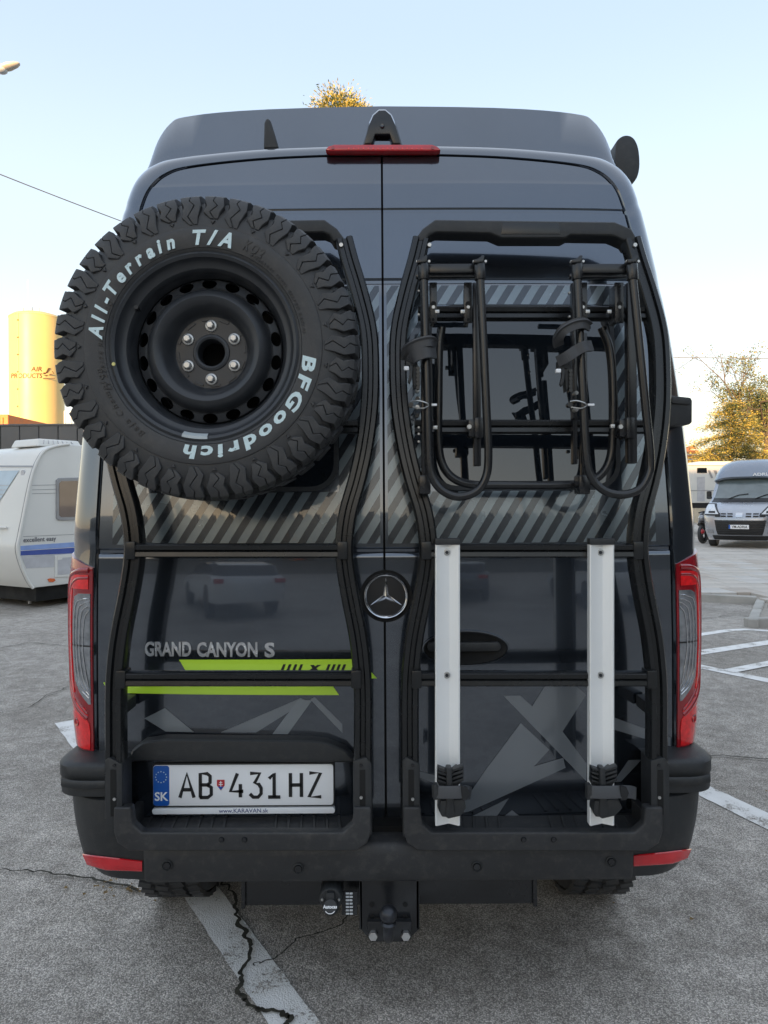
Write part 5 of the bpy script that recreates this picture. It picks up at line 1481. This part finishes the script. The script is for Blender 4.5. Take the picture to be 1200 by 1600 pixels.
# ------------------------------------------------------------------ dark panel wall behind the caravan
WALLM = mat('dark_grey_panel', (0.13, 0.128, 0.126), 0.6, 0, 0.15, 1.2)
wl = thing('panel_wall', (-8, 16, 0), 'dark grey panel wall behind the white caravan', 'wall')
yw = 15.8
for i in range(24):
    a = W(-240+30*i+1, 665, yw); b = W(-240+30*(i+1)-0.2, 665, yw)
    zt = W(50, 665.5, yw).z
    g = G(); g.box(a.x, b.x, yw, yw+.10, 0, zt); obj('wall_panel', g, WALLM, wl, smooth=0, bevel=.008, bseg=1)
g = G(); a = W(-245, 665, yw); b = W(485, 665, yw); g.box(a.x, b.x, yw+.03, yw+.09, 0, zt-.02); obj('wall_back', g, BLACK, wl, smooth=0)
g = G(); g.box(a.x, b.x, yw-.02, yw+.12, zt, zt+.05); obj('wall_coping', g, WALLM, wl, smooth=0, bevel=.01)

# ------------------------------------------------------------------ gas tank
TANKM = mat('cream_yellow_tank', (0.68, 0.50, 0.20), 0.45, 0, 0.05, 0.6)
BROWN = mat('brown_tank_print', (0.10, 0.055, 0.02), 0.6)
ty = 33.0
tcx = W(53.5, 600, ty+1.0).x; tr_ = 1.29
tzt = W(53, 489, ty).z
tk = thing('storage_tank', (tcx, ty+tr_, 0), 'tall cream yellow upright gas tank with brown lettering, behind the dark panel wall', 'storage tank')
TT = Matrix.Translation((tcx, ty+tr_, 0)) @ Matrix.Rotation(-PI/2, 4, 'X')   # lathe axis -> z ... y maps to -z
TT = Matrix.Translation((tcx, ty+tr_, 0)) @ Matrix.Rotation(PI/2, 4, 'X')
g = G(); g.lathe([(tr_, 0), (tr_, tzt)], TT, 72)
obj('shell', g, TANKM, tk, smooth=50)
g = G(); g.lathe([(tr_+.012, tzt-.01), (tr_+.012, tzt+.03), (tr_*.86, tzt+.17), (tr_*.6, tzt+.27), (tr_*.25, tzt+.33), (0, tzt+.34)], TT, 72); obj('domed_top', g, TANKM, tk, smooth=50)
def tankpt(px, py, off=.006):
    y = ty
    for _ in range(8):
        w = W(px, py, y); dx = (w.x-tcx)/(tr_+off); dx = max(-.995, min(.995, dx)); y = ty+tr_-(tr_+off)*math.sqrt(1-dx*dx)
    w = W(px, py, y); return w
g = G(); g.tube([Vector((tankpt(28, 480).x, tankpt(28, 480).y, 0)), Vector((tankpt(28, 480).x, tankpt(28, 480).y, tzt))], .02, 6); sm_ = obj('weld_seam', g, TANKM, tk)
for k in range(7):
    p = tankpt(28, 500+k*27); g = G(); g.sphere(p, .05, 8); obj('lifting_lug', g, BROWN, tk)
def tanktext(txt, px0, px1, py, size):
    vs, fs = text_geo(txt, size, depth=.004, bold=.02, shear=.12, align='LEFT')
    a, b = min(v.x for v in vs), max(v.x for v in vs)
    g = G(); out_ = []
    for v in vs:
        p = tankpt(px0+(px1-px0)*(v.x-a)/(b-a), py)
        out_.append(p+Vector((0, -v.z, v.y)))
    g.add(out_, fs); obj('tank_lettering', g, BROWN, tk, smooth=0, fix=False)
tanktext('AIR', 48, 66, 577, .33); tanktext('PRODUCTS', 17, 66, 587.5, .33)
g = G()
def tquad(pts):
    P = [tankpt(a, b, .010) for a, b in pts]; g.add(P, [tuple(range(len(P)))])
for q in ([(75, 575), (79, 575), (74, 583), (71, 583)], [(68, 582), (73, 582), (71, 584.5), (67, 584.5)], [(67, 586), (75, 586), (69, 591), (73, 588)], [(78, 584), (83, 584), (79, 586.5), (76, 586.5)], [(67, 590.5), (86, 590.5), (86, 592), (67, 592)], [(81, 580), (82.5, 580), (85, 584), (83.5, 584)]): tquad(q)
obj('tank_logo', g, BROWN, tk, smooth=0, fix=False)
g = G(); p = W(43.5, 480, ty+.5); g.tube([Vector((p.x, p.y, tzt+.2)), Vector((p.x, p.y, W(43, 432, ty).z))], .018, 6); obj('vent_mast', g, GREYP, tk)
for dx in (-.45, 0, .35):
    g = G(); g.tube([Vector((tcx+dx, ty+.8, tzt+.15)), Vector((tcx+dx, ty+.8, tzt+.5))], .04, 8); obj('top_valve', g, GREYP, tk)
for s in (0, 1):
    xx = tcx+tr_+.12+s*.32
    g = G(); g.box(xx, xx+.05, ty+1.2, ty+1.26, 0, W(98, 642, ty+1.2).z); obj('ladder_post', g, GREYP, tk, smooth=0)
for k in range(15):
    g = G(); g.box(tcx+tr_+.12, tcx+tr_+.46, ty+1.21, ty+1.24, .4+k*.36, .45+k*.36); obj('ladder_rung', g, GREYP, tk, smooth=0)
ORM = mat('orange_container', (0.62, 0.17, 0.03), 0.55)
a, b = W(-60, 648, 26), W(13, 700, 26)
ct = thing('shipping_container', ((a.x+b.x)/2, 27, 0), 'orange container end showing left of the yellow tank above the wall', 'container')
zc = a.z; g = G(); g.box(a.x, b.x, 26, 32, 0, zc); obj('box_shell', g, ORM, ct, smooth=0, bevel=.03)
for i in range(12):
    x = a.x+.08+(b.x-a.x-.2)*i/12; g = G(); g.box(x, x+.06, 25.96, 26.02, .1, zc-.12); obj('side_rib', g, ORM, ct, smooth=0)

# ------------------------------------------------------------------ silver camper on the right
SILV = mat('silver_paint', (0.40, 0.42, 0.46), 0.3, 0.6, 0.04, 2, coat=1.0)
LENSG = mat('pale_lamp_lens', (0.66, 0.68, 0.70), 0.1, 0.0, 0.2, 30, coat=1.0)
ROOFB = mat('dark_blue_grey_cap', (0.22, 0.25, 0.30), 0.22, 0.6, 0.04, 2, coat=.8)
SKY_G = glassmat('windscreen_glass', (0.12, 0.15, 0.155), .04)
cl = WG(1160, 864); cl = Vector((cl.x, cl.y+.2, 0))
yaw = -math.radians(36)
SM = Matrix.Translation(cl+Vector((0, 0, KH))) @ Matrix.Rotation(yaw, 4, 'Z') @ Matrix.Diagonal((1.05, 1.05, 1.07, 1))
sv = thing('silver_camper_van', cl+Vector((0, 0, KH)), 'silver camper van with dark roof cap parked nose-on on the paved yard', 'camper van')
SP = [(.16, .22, .84, .10), (.06, .30, .90, .22), (0, .48, .96, .26), (0, .72, .98, .26), (.04, .92, 1.0, .26), (.16, 1.06, 1.0, .26), (.42, 1.19, .99, .26), (.86, 1.36, .95, .24), (1.10, 1.58, .935, .20), (1.36, 1.86, .905, .16), (1.52, 2.06, .88, .12)]
def spt(k, u, off=0.0):
    k = max(0, min(k, len(SP)-1.0001)); i = int(k); f = k-i
    a, b = SP[i], SP[i+1]
    d, z, hw, cv_ = [a[j]+(b[j]-a[j])*f for j in range(4)]
    nz = (b[0]-a[0]); ny = -(b[1]-a[1]); L = math.hypot(nz, ny) or 1
    return Vector((u*hw, d+cv_*abs(u)**2.6*1.5+ny/L*off, z+nz/L*off))
def svp(g, k0, k1, u0, u1, off, nk=6, nu=10):
    """patch on the nose: u range may depend on k through callables"""
    rws = []
    for i in range(nk+1):
        k = k0+(k1-k0)*i/nk
        ua = u0(i/nk) if callable(u0) else u0; ub = u1(i/nk) if callable(u1) else u1
        rws.append([SM @ spt(k, ua+(ub-ua)*j/nu, off) for j in range(nu+1)])
    g.grid(rws)
g = G()
us = [-1+2*i/16 for i in range(17)]
rws = [[spt(k/2, u) for u in us] for k in range(2*(len(SP)-1)+1)]
g.grid([[SM @ v for v in r] for r in rws])
L0 = [r[0] for r in rws]; R0 = [r[-1] for r in rws]
for E_ in (L0, R0):
    g.grid([[SM @ v for v in E_], [SM @ Vector((v.x*1.0, 3.0, v.z)) for v in E_], [SM @ Vector((v.x, 5.9, v.z)) for v in E_]])
g.grid([[SM @ v for v in rws[-1]], [SM @ Vector((v.x, 5.9, 2.06)) for v in rws[-1]]])
obj('body', g, SILV, sv, smooth=50)
g = G()
cap = []
for d, z, hw, c_ in ((1.30, 1.98, .90, .14), (1.26, 2.03, .92, .14), (1.36, 2.20, .89, .16), (1.62, 2.42, .83, .18), (2.05, 2.55, .76, .15), (2.6, 2.60, .72, .06), (5.9, 2.60, .72, 0), (5.95, 2.0, .88, 0)):
    cap.append([SM @ Vector((u*hw, d+c_*abs(u)**2.4*1.6, z-.10*abs(u)**4)) for u in us])
g.grid(cap)
for idx in (0, -1):
    e = [r[idx] for r in cap]; g.f.append(tuple(len(g.v)+i for i in range(len(e)))); g.m.append(0); g.v += e
obj('roof_cap', g, ROOFB, sv, smooth=50)
g = G(); svp(g, 7.15, 9.75, lambda t: -.90+.04*t, lambda t: .90-.04*t, .012); ws = obj('windscreen', g, SKY_G, sv, smooth=60)
g = G(); svp(g, 6.55, 7.25, -.93, .93, .010, 3); obj('cowl', g, PLAST, sv, smooth=60)
for u0_ in (-.45, .30):
    g = G(); g.tube([SM @ spt(7.0, u0_, .03), SM @ spt(7.5, u0_+.28, .03), SM @ spt(7.65, u0_+.55, .03)], .012, 6); obj('wiper', g, PRINTB, ws)
for s in (-1, 1):
    g = G(); svp(g, 3.95, 6.3, (lambda t: .985*s), (lambda t: s*(.50+.22*t)), .018, 5, 8); obj('lamp_surround', g, PRINTB, sv, smooth=60)
    g = G(); svp(g, 4.1, 6.1, (lambda t: .97*s), (lambda t: s*(.55+.22*t)), .026, 5, 8); hl = obj('headlight', g, LENSG, sv, smooth=60)
    g = G(); svp(g, 4.3, 4.7, .86*s, .66*s, .032, 2, 4); obj('lamp_reflector', g, PRINTB, hl)
    p = spt(7.6, s*1.0)
    g = G(); g.box(-.07, .07, -.05, .05, -.12, .12, SM @ Matrix.Translation((s*1.10, p.y+.30, 1.50))); mr = obj('wing_mirror', g, PRINTB, sv, bevel=.04, bseg=3)
    g = G(); g.tube([SM @ Vector((s*.95, p.y+.1, 1.42)), SM @ Vector((s*1.12, p.y+.1, 1.42))], .03, 8); obj('mirror_arm', g, PRINTB, mr)
    g = G(); svp(g, 1.6, 2.1, s*.93, s*.74, .012, 2, 3); obj('fog_light', g, CLEARL, sv)
g = G(); svp(g, 1.4, 3.3, lambda t: -.62-.06*t, lambda t: .62+.06*t, .010); gr = obj('grille', g, PRINTB, sv, smooth=60)
for k in range(7):
    kk = 1.55+k*.25; g = G(); g.tube([SM @ spt(kk, u, .02) for u in (-.62, -.3, 0, .3, .62)], .012, 6); obj('grille_bar', g, PLAST, gr)
for u_ in (-.58, -.42, -.24, .24, .42, .58):
    for kk in (3.75, 4.15):
        g = G(); svp(g, kk, kk+.2, u_-.07, u_+.07, .016, 1, 2); obj('grille_slot', g, PRINTB, sv)
g = G(); svp(g, 3.75, 4.45, -.09, .09, .014, 3, 3); obj('nose_badge', g, CHROME, sv)
g = G(); svp(g, .2, 1.3, -.80, .80, .008, 3); obj('lower_grille', g, PRINTB, sv)
g = G(); M_ = SM @ Matrix.Translation((0, -.03, .60)); g.box(-.26, .26, -.006, .02, -.057, .057, M_); pl_ = obj('licence_plate', g, PLATEW, sv, bevel=.004)
lettering('plate_lettering', 'VM-ADRIA', .10, M_ @ Matrix.Translation((.02, -.009, 0)) @ FACE, PRINTB, pl_, bold=.01, depth=.001, sx=.86)
g = G(); g.box(-.26, -.215, -.009, -.005, -.055, .055, M_); obj('blue_band', g, PLATEB, pl_, smooth=0)
lettering('roof_lettering', 'ADRIA', .11, SM @ Matrix.Translation((.42, 1.235, 2.08)) @ FACE, PLATEW, sv, bold=.02, depth=.002, sx=1.5)
for s in (-1, 1):
    for yy in (1.05, 4.9):
        g = G(); Tm = SM @ Matrix.Translation((s*.86, yy, .33)) @ Matrix.Rotation(PI/2, 4, 'Z')
        g.lathe([(0, -.10), (.22, -.11), (.30, -.11), (.335, -.08), (.335, .08), (.30, .11), (.22, .11), (0, .10)], Tm, 28); obj('wheel', g, RUBBER, sv, smooth=40)

# ------------------------------------------------------------------ white motorhome behind
ym = 27.5
def MX(px, py): return XZ(px, py, ym)
mh = thing('motorhome', (W(1120, 780, ym).x, ym+1, KH), 'white motorhome with slanted dark stripes parked behind the silver camper', 'motorhome')
q = [MX(1050, 786), MX(1085, 786), MX(1240, 786), MX(1240, 724), MX(1225, 720), MX(1092, 721), MX(1080, 724), MX(1050, 724)]
g = G(); g.prism(q, ym, ym+2.3); obj('body', g, CARW, mh, bevel=.06, bseg=2)
def mpart(nm, pts, m, off=.02, par=None):
    g = G(); g.prism([MX(*p) for p in pts], ym-off, ym+.02); return obj(nm, g, m, par or mh, smooth=0)
mw = mpart('side_window', [(1089, 731), (1104, 731), (1104, 739), (1089, 739)], GLASS)
mpart('side_window', [(1131, 735), (1150, 735), (1150, 747), (1134, 747)], GLASS)
mpart('side_window', [(1160, 735), (1190, 735), (1190, 747), (1160, 747)], GLASS)
for k in range(3): mpart('slanted_stripe', [(1106+k*9, 735), (1109+k*9+k, 735), (1114+k*9+k, 747), (1111+k*9, 747)], CART)
ds = mpart('door', [(1089, 745), (1101, 745), (1101, 783), (1089, 783)], CARG, .012)
mpart('lower_stripe', [(1050, 766), (1120, 766), (1120, 767.2), (1050, 767.2)], CART)
mpart('roof_line', [(1050, 727), (1200, 727), (1200, 728), (1050, 728)], CART)
g = G(); g.prism([MX(1050, 784), MX(1240, 784), MX(1240, 794), MX(1050, 794)], ym+.1, ym+2.2); obj('chassis', g, PRINTB, mh, smooth=0)
for px in (1128, 1215):
    p = W(px, 790, ym); g = G(); g.lathe([(0, -.12), (.2, -.12), (.34, -.08), (.34, .1), (0, .1)], Matrix.Translation((p.x, ym+.1, KH+.34)), 24); obj('wheel', g, RUBBER, mh, smooth=40)

# ------------------------------------------------------------------ motorcycle
my = 21.5
p0 = WG(1113, 868, KH); 
def MQ(px, py, dy=0): return W(px, py, my+dy)
mc = thing('motorcycle', (MQ(1113, 812).x, my, KH), 'dark motorcycle standing at the left flank of the silver camper', 'motorcycle')
bx = MQ(1112, 800).x
for xx, yy_ in ((bx-.30, -.0), (bx+.25, 1.1)):
    g = G(); g.lathe([(.24, -.05), (.31, -.045), (.32, 0), (.31, .045), (.24, .05)], Matrix.Translation((xx, my+yy_, KH+.32)) @ Matrix.Rotation(-.45-PI/2*0+PI/2*.75, 4, 'Z'), 24); obj('wheel', g, RUBBER, mc, smooth=50)
DK = mat('brown_black_bodywork', (0.035, 0.028, 0.026), 0.35, 0.2, coat=.6)
g = G(); g.sweep(catmull([Vector((bx-.34, my-.02, KH+.62)), Vector((bx-.18, my+.2, KH+.92)), Vector((bx, my+.5, KH+.85)), Vector((bx+.18, my+.9, KH+.72)), Vector((bx+.34, my+1.2, KH+.88))], 5), [(.15*math.cos(t*PI/4), .13*math.sin(t*PI/4)) for t in range(8)], ref=(0, 0, 1)); obj('fairing', g, DK, mc, smooth=60)
g = G(); g.tube([Vector((bx-.42, my+.02, KH+1.02)), Vector((bx-.22, my+.18, KH+1.06)), Vector((bx+.08, my-.05, KH+1.04))], .022, 8); obj('handlebar', g, PRINTB, mc, smooth=60)
g = G(); g.sphere(Vector((bx-.36, my-.05, KH+.84)), .11, 14); obj('headlight', g, CLEARL, mc, smooth=60)
g = G(); g.box(bx-.08, bx+.18, my+.3, my+.75, KH+.28, KH+.66); obj('engine', g, DK, mc, bevel=.05, bseg=2)
g = G(); g.tube([Vector((bx-.31, my, KH+.32)), Vector((bx-.27, my+.12, KH+.9))], .03, 8); obj('fork', g, CART, mc)
g = G(); g.sphere(Vector((bx-.40, my-.15, KH+.40)), .09, 12); obj('red_mudguard', g, REDL, mc, smooth=60)

# ------------------------------------------------------------------ house with orange roof
TILE = mat('orange_roof_tile', (0.52, 0.20, 0.07), 0.8, 0, 0.25, 3)
PLAS = mat('pale_plaster', (0.60, 0.52, 0.40), 0.9)
hy = 44
ap = W(1084, 696, hy); br_ = W(1105, 735, hy)
hs = thing('tiled_house', (ap.x-1.5, hy+4, 0), 'house with steep orange tiled roof peeking out above the white motorhome', 'house')
w_ = br_.x-ap.x+1.2
zr, ze = ap.z, ap.z-w_*1.55
g = G(); g.prism([(ap.x-w_, 0), (ap.x+w_, 0), (ap.x+w_, ze), (ap.x-w_, ze)], hy+.4, hy+9); obj('wall', g, PLAS, hs, smooth=0)
g = G(); g.prism([(ap.x-w_-.3, ze-.1), (ap.x+w_+.3, ze-.1), (ap.x, zr)], hy, hy+9.4); rf = obj('roof', g, TILE, hs, smooth=0)
for k in range(10):
    t = k/10; z = ze+(zr-ze)*t; hwk = (w_+.3)*(1-t)
    g = G(); g.box(ap.x-hwk, ap.x+hwk, hy-.06, hy+.02, z, z+.09); obj('roof_batten', g, PLAS, rf, smooth=0)

# ------------------------------------------------------------------ street lamp and wires
LAMPM = mat('lamp_grey', (0.55, 0.50, 0.42), 0.5, 0.2)
yl_ = 10.0
hp_ = [(-6, 113), (2, 103), (14, 98), (26, 97), (31, 100), (22, 106), (8, 110)]
cpos = W(12, 104, yl_)
lp = thing('street_lamp', (cpos.x-1.6, yl_, 0), 'street lamp head reaching in at the top left edge against the sky', 'street lamp')
g = G()
A1, A2 = W(-14, 112, yl_), W(31, 99, yl_)
P = [A1.lerp(A2, t) for t in (0, .15, .35, .6, .85, .97, 1)]
g.sweep(P, [(.10*math.cos(t*PI/6), .055*math.sin(t*PI/6)) for t in range(12)], ref=(0, 0, 1), scale=[.45, .6, .85, 1.0, .75, .4, .1])
obj('lamp_head', g, LAMPM, lp, smooth=60)
g = G(); g.sphere(W(2, 110, yl_), .10, 14, sz=.5); obj('lamp_glass', g, GREYP, lp, smooth=60)
px_ = cpos.x-1.6
g = G(); g.tube(catmull([Vector((px_, yl_, 0)), Vector((px_, yl_, 4)), Vector((px_, yl_, A1.z-.9)), Vector((px_+.2, yl_, A1.z-.3)), A1], 6), .06, 12); obj('pole', g, LAMPM, lp, smooth=60)
def wire(p, q, sag, label):
    P = [p.lerp(q, t/20)-Vector((0, 0, sag*4*(t/20)*(1-t/20))) for t in range(21)]
    g = G(); g.tube(P, .013, 6); o = obj('overhead_wire', g, mat('wire', (.12, .12, .13)), None, smooth=60); tag(o, label, 'wire')
wire(W(-300, 150, 12), W(560, 470, 26), .25, 'thin overhead wire slanting down across the sky left of the spare wheel')
wire(W(560, 545, 26), W(1420, 560, 22), .12, 'thin level overhead wire in the sky right of the camper van')

# ------------------------------------------------------------------ trees
BARK = mat('tree_bark', (0.10, 0.075, 0.055), 0.9, 0, 0.25, 6, bump=.5, bscale=30)
def leafmat(name, c1, c2, c3):
    m, t, p = newmat(name)
    oi = N(t, 'ShaderNodeNewGeometry'); r = ramp(t, oi.outputs['Random Per Island'], [(0.0, c1), (0.5, c2), (1.0, c3)])
    t.links.new(r.outputs[0], p.inputs['Base Color']); p.inputs['Roughness'].default_value = .7
    return m
OLIVE = leafmat('olive_autumn_leaves', (0.07, 0.10, 0.035), (0.12, 0.15, 0.05), (0.24, 0.19, 0.07))
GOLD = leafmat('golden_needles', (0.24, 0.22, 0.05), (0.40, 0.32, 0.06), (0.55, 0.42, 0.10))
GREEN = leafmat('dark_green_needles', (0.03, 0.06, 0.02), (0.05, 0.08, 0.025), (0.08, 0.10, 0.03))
def leaf(g, p, s, d=None, w=.5):
    a = Vector((random.gauss(0, 1), random.gauss(0, 1), random.gauss(0, 1))).normalized() if d is None else (d+Vector((random.gauss(0, .35), random.gauss(0, .35), random.gauss(0, .35)))).normalized()
    b = a.cross(Vector((random.gauss(0, 1), random.gauss(0, 1), random.gauss(0, 1)))).normalized()
    g.add([p, p+a*s*.5+b*s*w*.5, p+a*s, p+a*s*.5-b*s*w*.5], [(0, 1, 2, 3)])
def limb(g, p, d, L, r, depth, tips, bend=.25, up=.15, kids=(3, 4)):
    P = [p]; n = 5
    for i in range(n):
        d = (d+Vector((random.gauss(0, bend), random.gauss(0, bend), random.gauss(0, bend)+up))*.5).normalized(); P.append(P[-1]+d*L/n)
    g.tube(P, r, 6 if depth > 1 else 4, scale=[1-.6*i/n for i in range(n+1)])
    for q in P[2:]: tips.append((q, d, depth))
    if depth > 0:
        for k in range(random.choice(kids)):
            i = random.randint(1, n); v = Vector((random.gauss(0, 1), random.gauss(0, 1), random.gauss(0, .6))).normalized()
            limb(g, P[i], (d*.7+v).normalized(), L*random.uniform(.45, .7), r*.5, depth-1, tips, bend, up, kids)
random.seed(11)
# sparse deciduous tree
tb_ = Vector((W(1195, 600, 31).x, 31, 0))
dt = thing('deciduous_tree', tb_, 'thin autumn tree with sparse olive leaves and bare twigs at the right edge', 'tree')
g = G(); tips = []
g.tube([tb_, tb_+Vector((.1, 0, 1.5)), tb_+Vector((0, .1, 3.2)), tb_+Vector((.1, 0, 5.2))], .17, 10, scale=[1, .85, .7, .35])
for k in range(11):
    a = 2*PI*k/11+random.uniform(-.3, .3); z = random.uniform(2.8, 5.0)
    limb(g, tb_+Vector((0, 0, z)), Vector((math.cos(a), math.sin(a), random.uniform(.3, 1.0))).normalized(), random.uniform(2.0, 3.0), .055, 3, tips, kids=(3, 4))
obj('trunk', g, BARK, dt, smooth=60, fix=False)
g = G()
for p, d, dp in tips:
    if dp > 1: continue
    for _ in range(13 if dp == 0 else 6):
        if p.z > 7.0+random.gauss(0, .8) and random.random() < .5: continue
        if p.x < tb_.x-1.7 and random.random() < .75: continue
        leaf(g, p+Vector((random.gauss(0, .13), random.gauss(0, .13), random.gauss(0, .13))), random.uniform(.06, .13))
obj('crown', g, OLIVE, dt, smooth=0, fix=False)
# conifers: drooping boughs with sprays
def conifer(base, H, R0, zlo, label, up_shoot=False, nb=90, leaf_s=.16, top_flat=0.0, dens=1.0, topz=None, gold_from=0.0):
    t = thing('conifer_tree', base, label, 'tree')
    g = G(); g.tube([base, base+Vector((0, 0, H*.5)), base+Vector((0, 0, H*.97))], H*.016, 10, scale=[1, .6, .12])
    gg, gd = G(), G()
    for k in range(nb):
        z = zlo+(H-zlo)*(k/nb)**.9
        f = (z-zlo)/(H-zlo)
        R = R0*(1-f)**.75*random.uniform(.7, 1.1)+top_flat*(1-f*.6)
        a = random.uniform(0, 2*PI)
        dv = Vector((math.cos(a), math.sin(a), 0))
        rise = .15 if up_shoot else .05
        P = [base+Vector((0, 0, z))+dv*R*s+Vector((0, 0, R*(rise*s*2-.35*s*s*(0 if up_shoot else 1)))) for s in (0, .25, .5, .75, 1)]
        g.tube(P, .03+.02*(1-f), 5, scale=[1, .8, .6, .4, .15])
        n = int(60*dens*max(R, .6))
        for _ in range(n):
            s = random.random()**.7; i = min(int(s*4), 3); q = P[i].lerp(P[i+1], s*4-i)
            spread = .10+.30*R0*.25*(1-abs(s-.5))
            off = Vector((random.gauss(0, spread), random.gauss(0, spread), random.gauss(0, .05+.05*spread)))
            q2 = q+off
            d = (dv+off*1.5+Vector((0, 0, .9 if up_shoot else .1)))
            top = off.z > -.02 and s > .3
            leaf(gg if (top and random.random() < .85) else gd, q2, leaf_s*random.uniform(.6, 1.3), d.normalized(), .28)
    obj('trunk', g, BARK, t, smooth=60, fix=False)
    obj('crown', gg, GOLD, t, smooth=0, fix=False)
    obj('inner_crown', gd, GREEN, t, smooth=0, fix=False)
    return t
b1 = W(1178, 700, 27.5); random.seed(5)
conifer(Vector((b1.x, 29.5, 0)), 5.9, 2.7, 2.7, 'golden-tipped conifer with layered boughs above the white motorhome', nb=85, leaf_s=.10, dens=5.0)
b2 = W(531, 135, 24); random.seed(9)
conifer(Vector((b2.x, 24, 0)), b2.z-.35, 3.2, 5.5, 'tall golden conifer whose top shows above the van roof', up_shoot=True, nb=200, leaf_s=.13, top_flat=.85, dens=4.5)
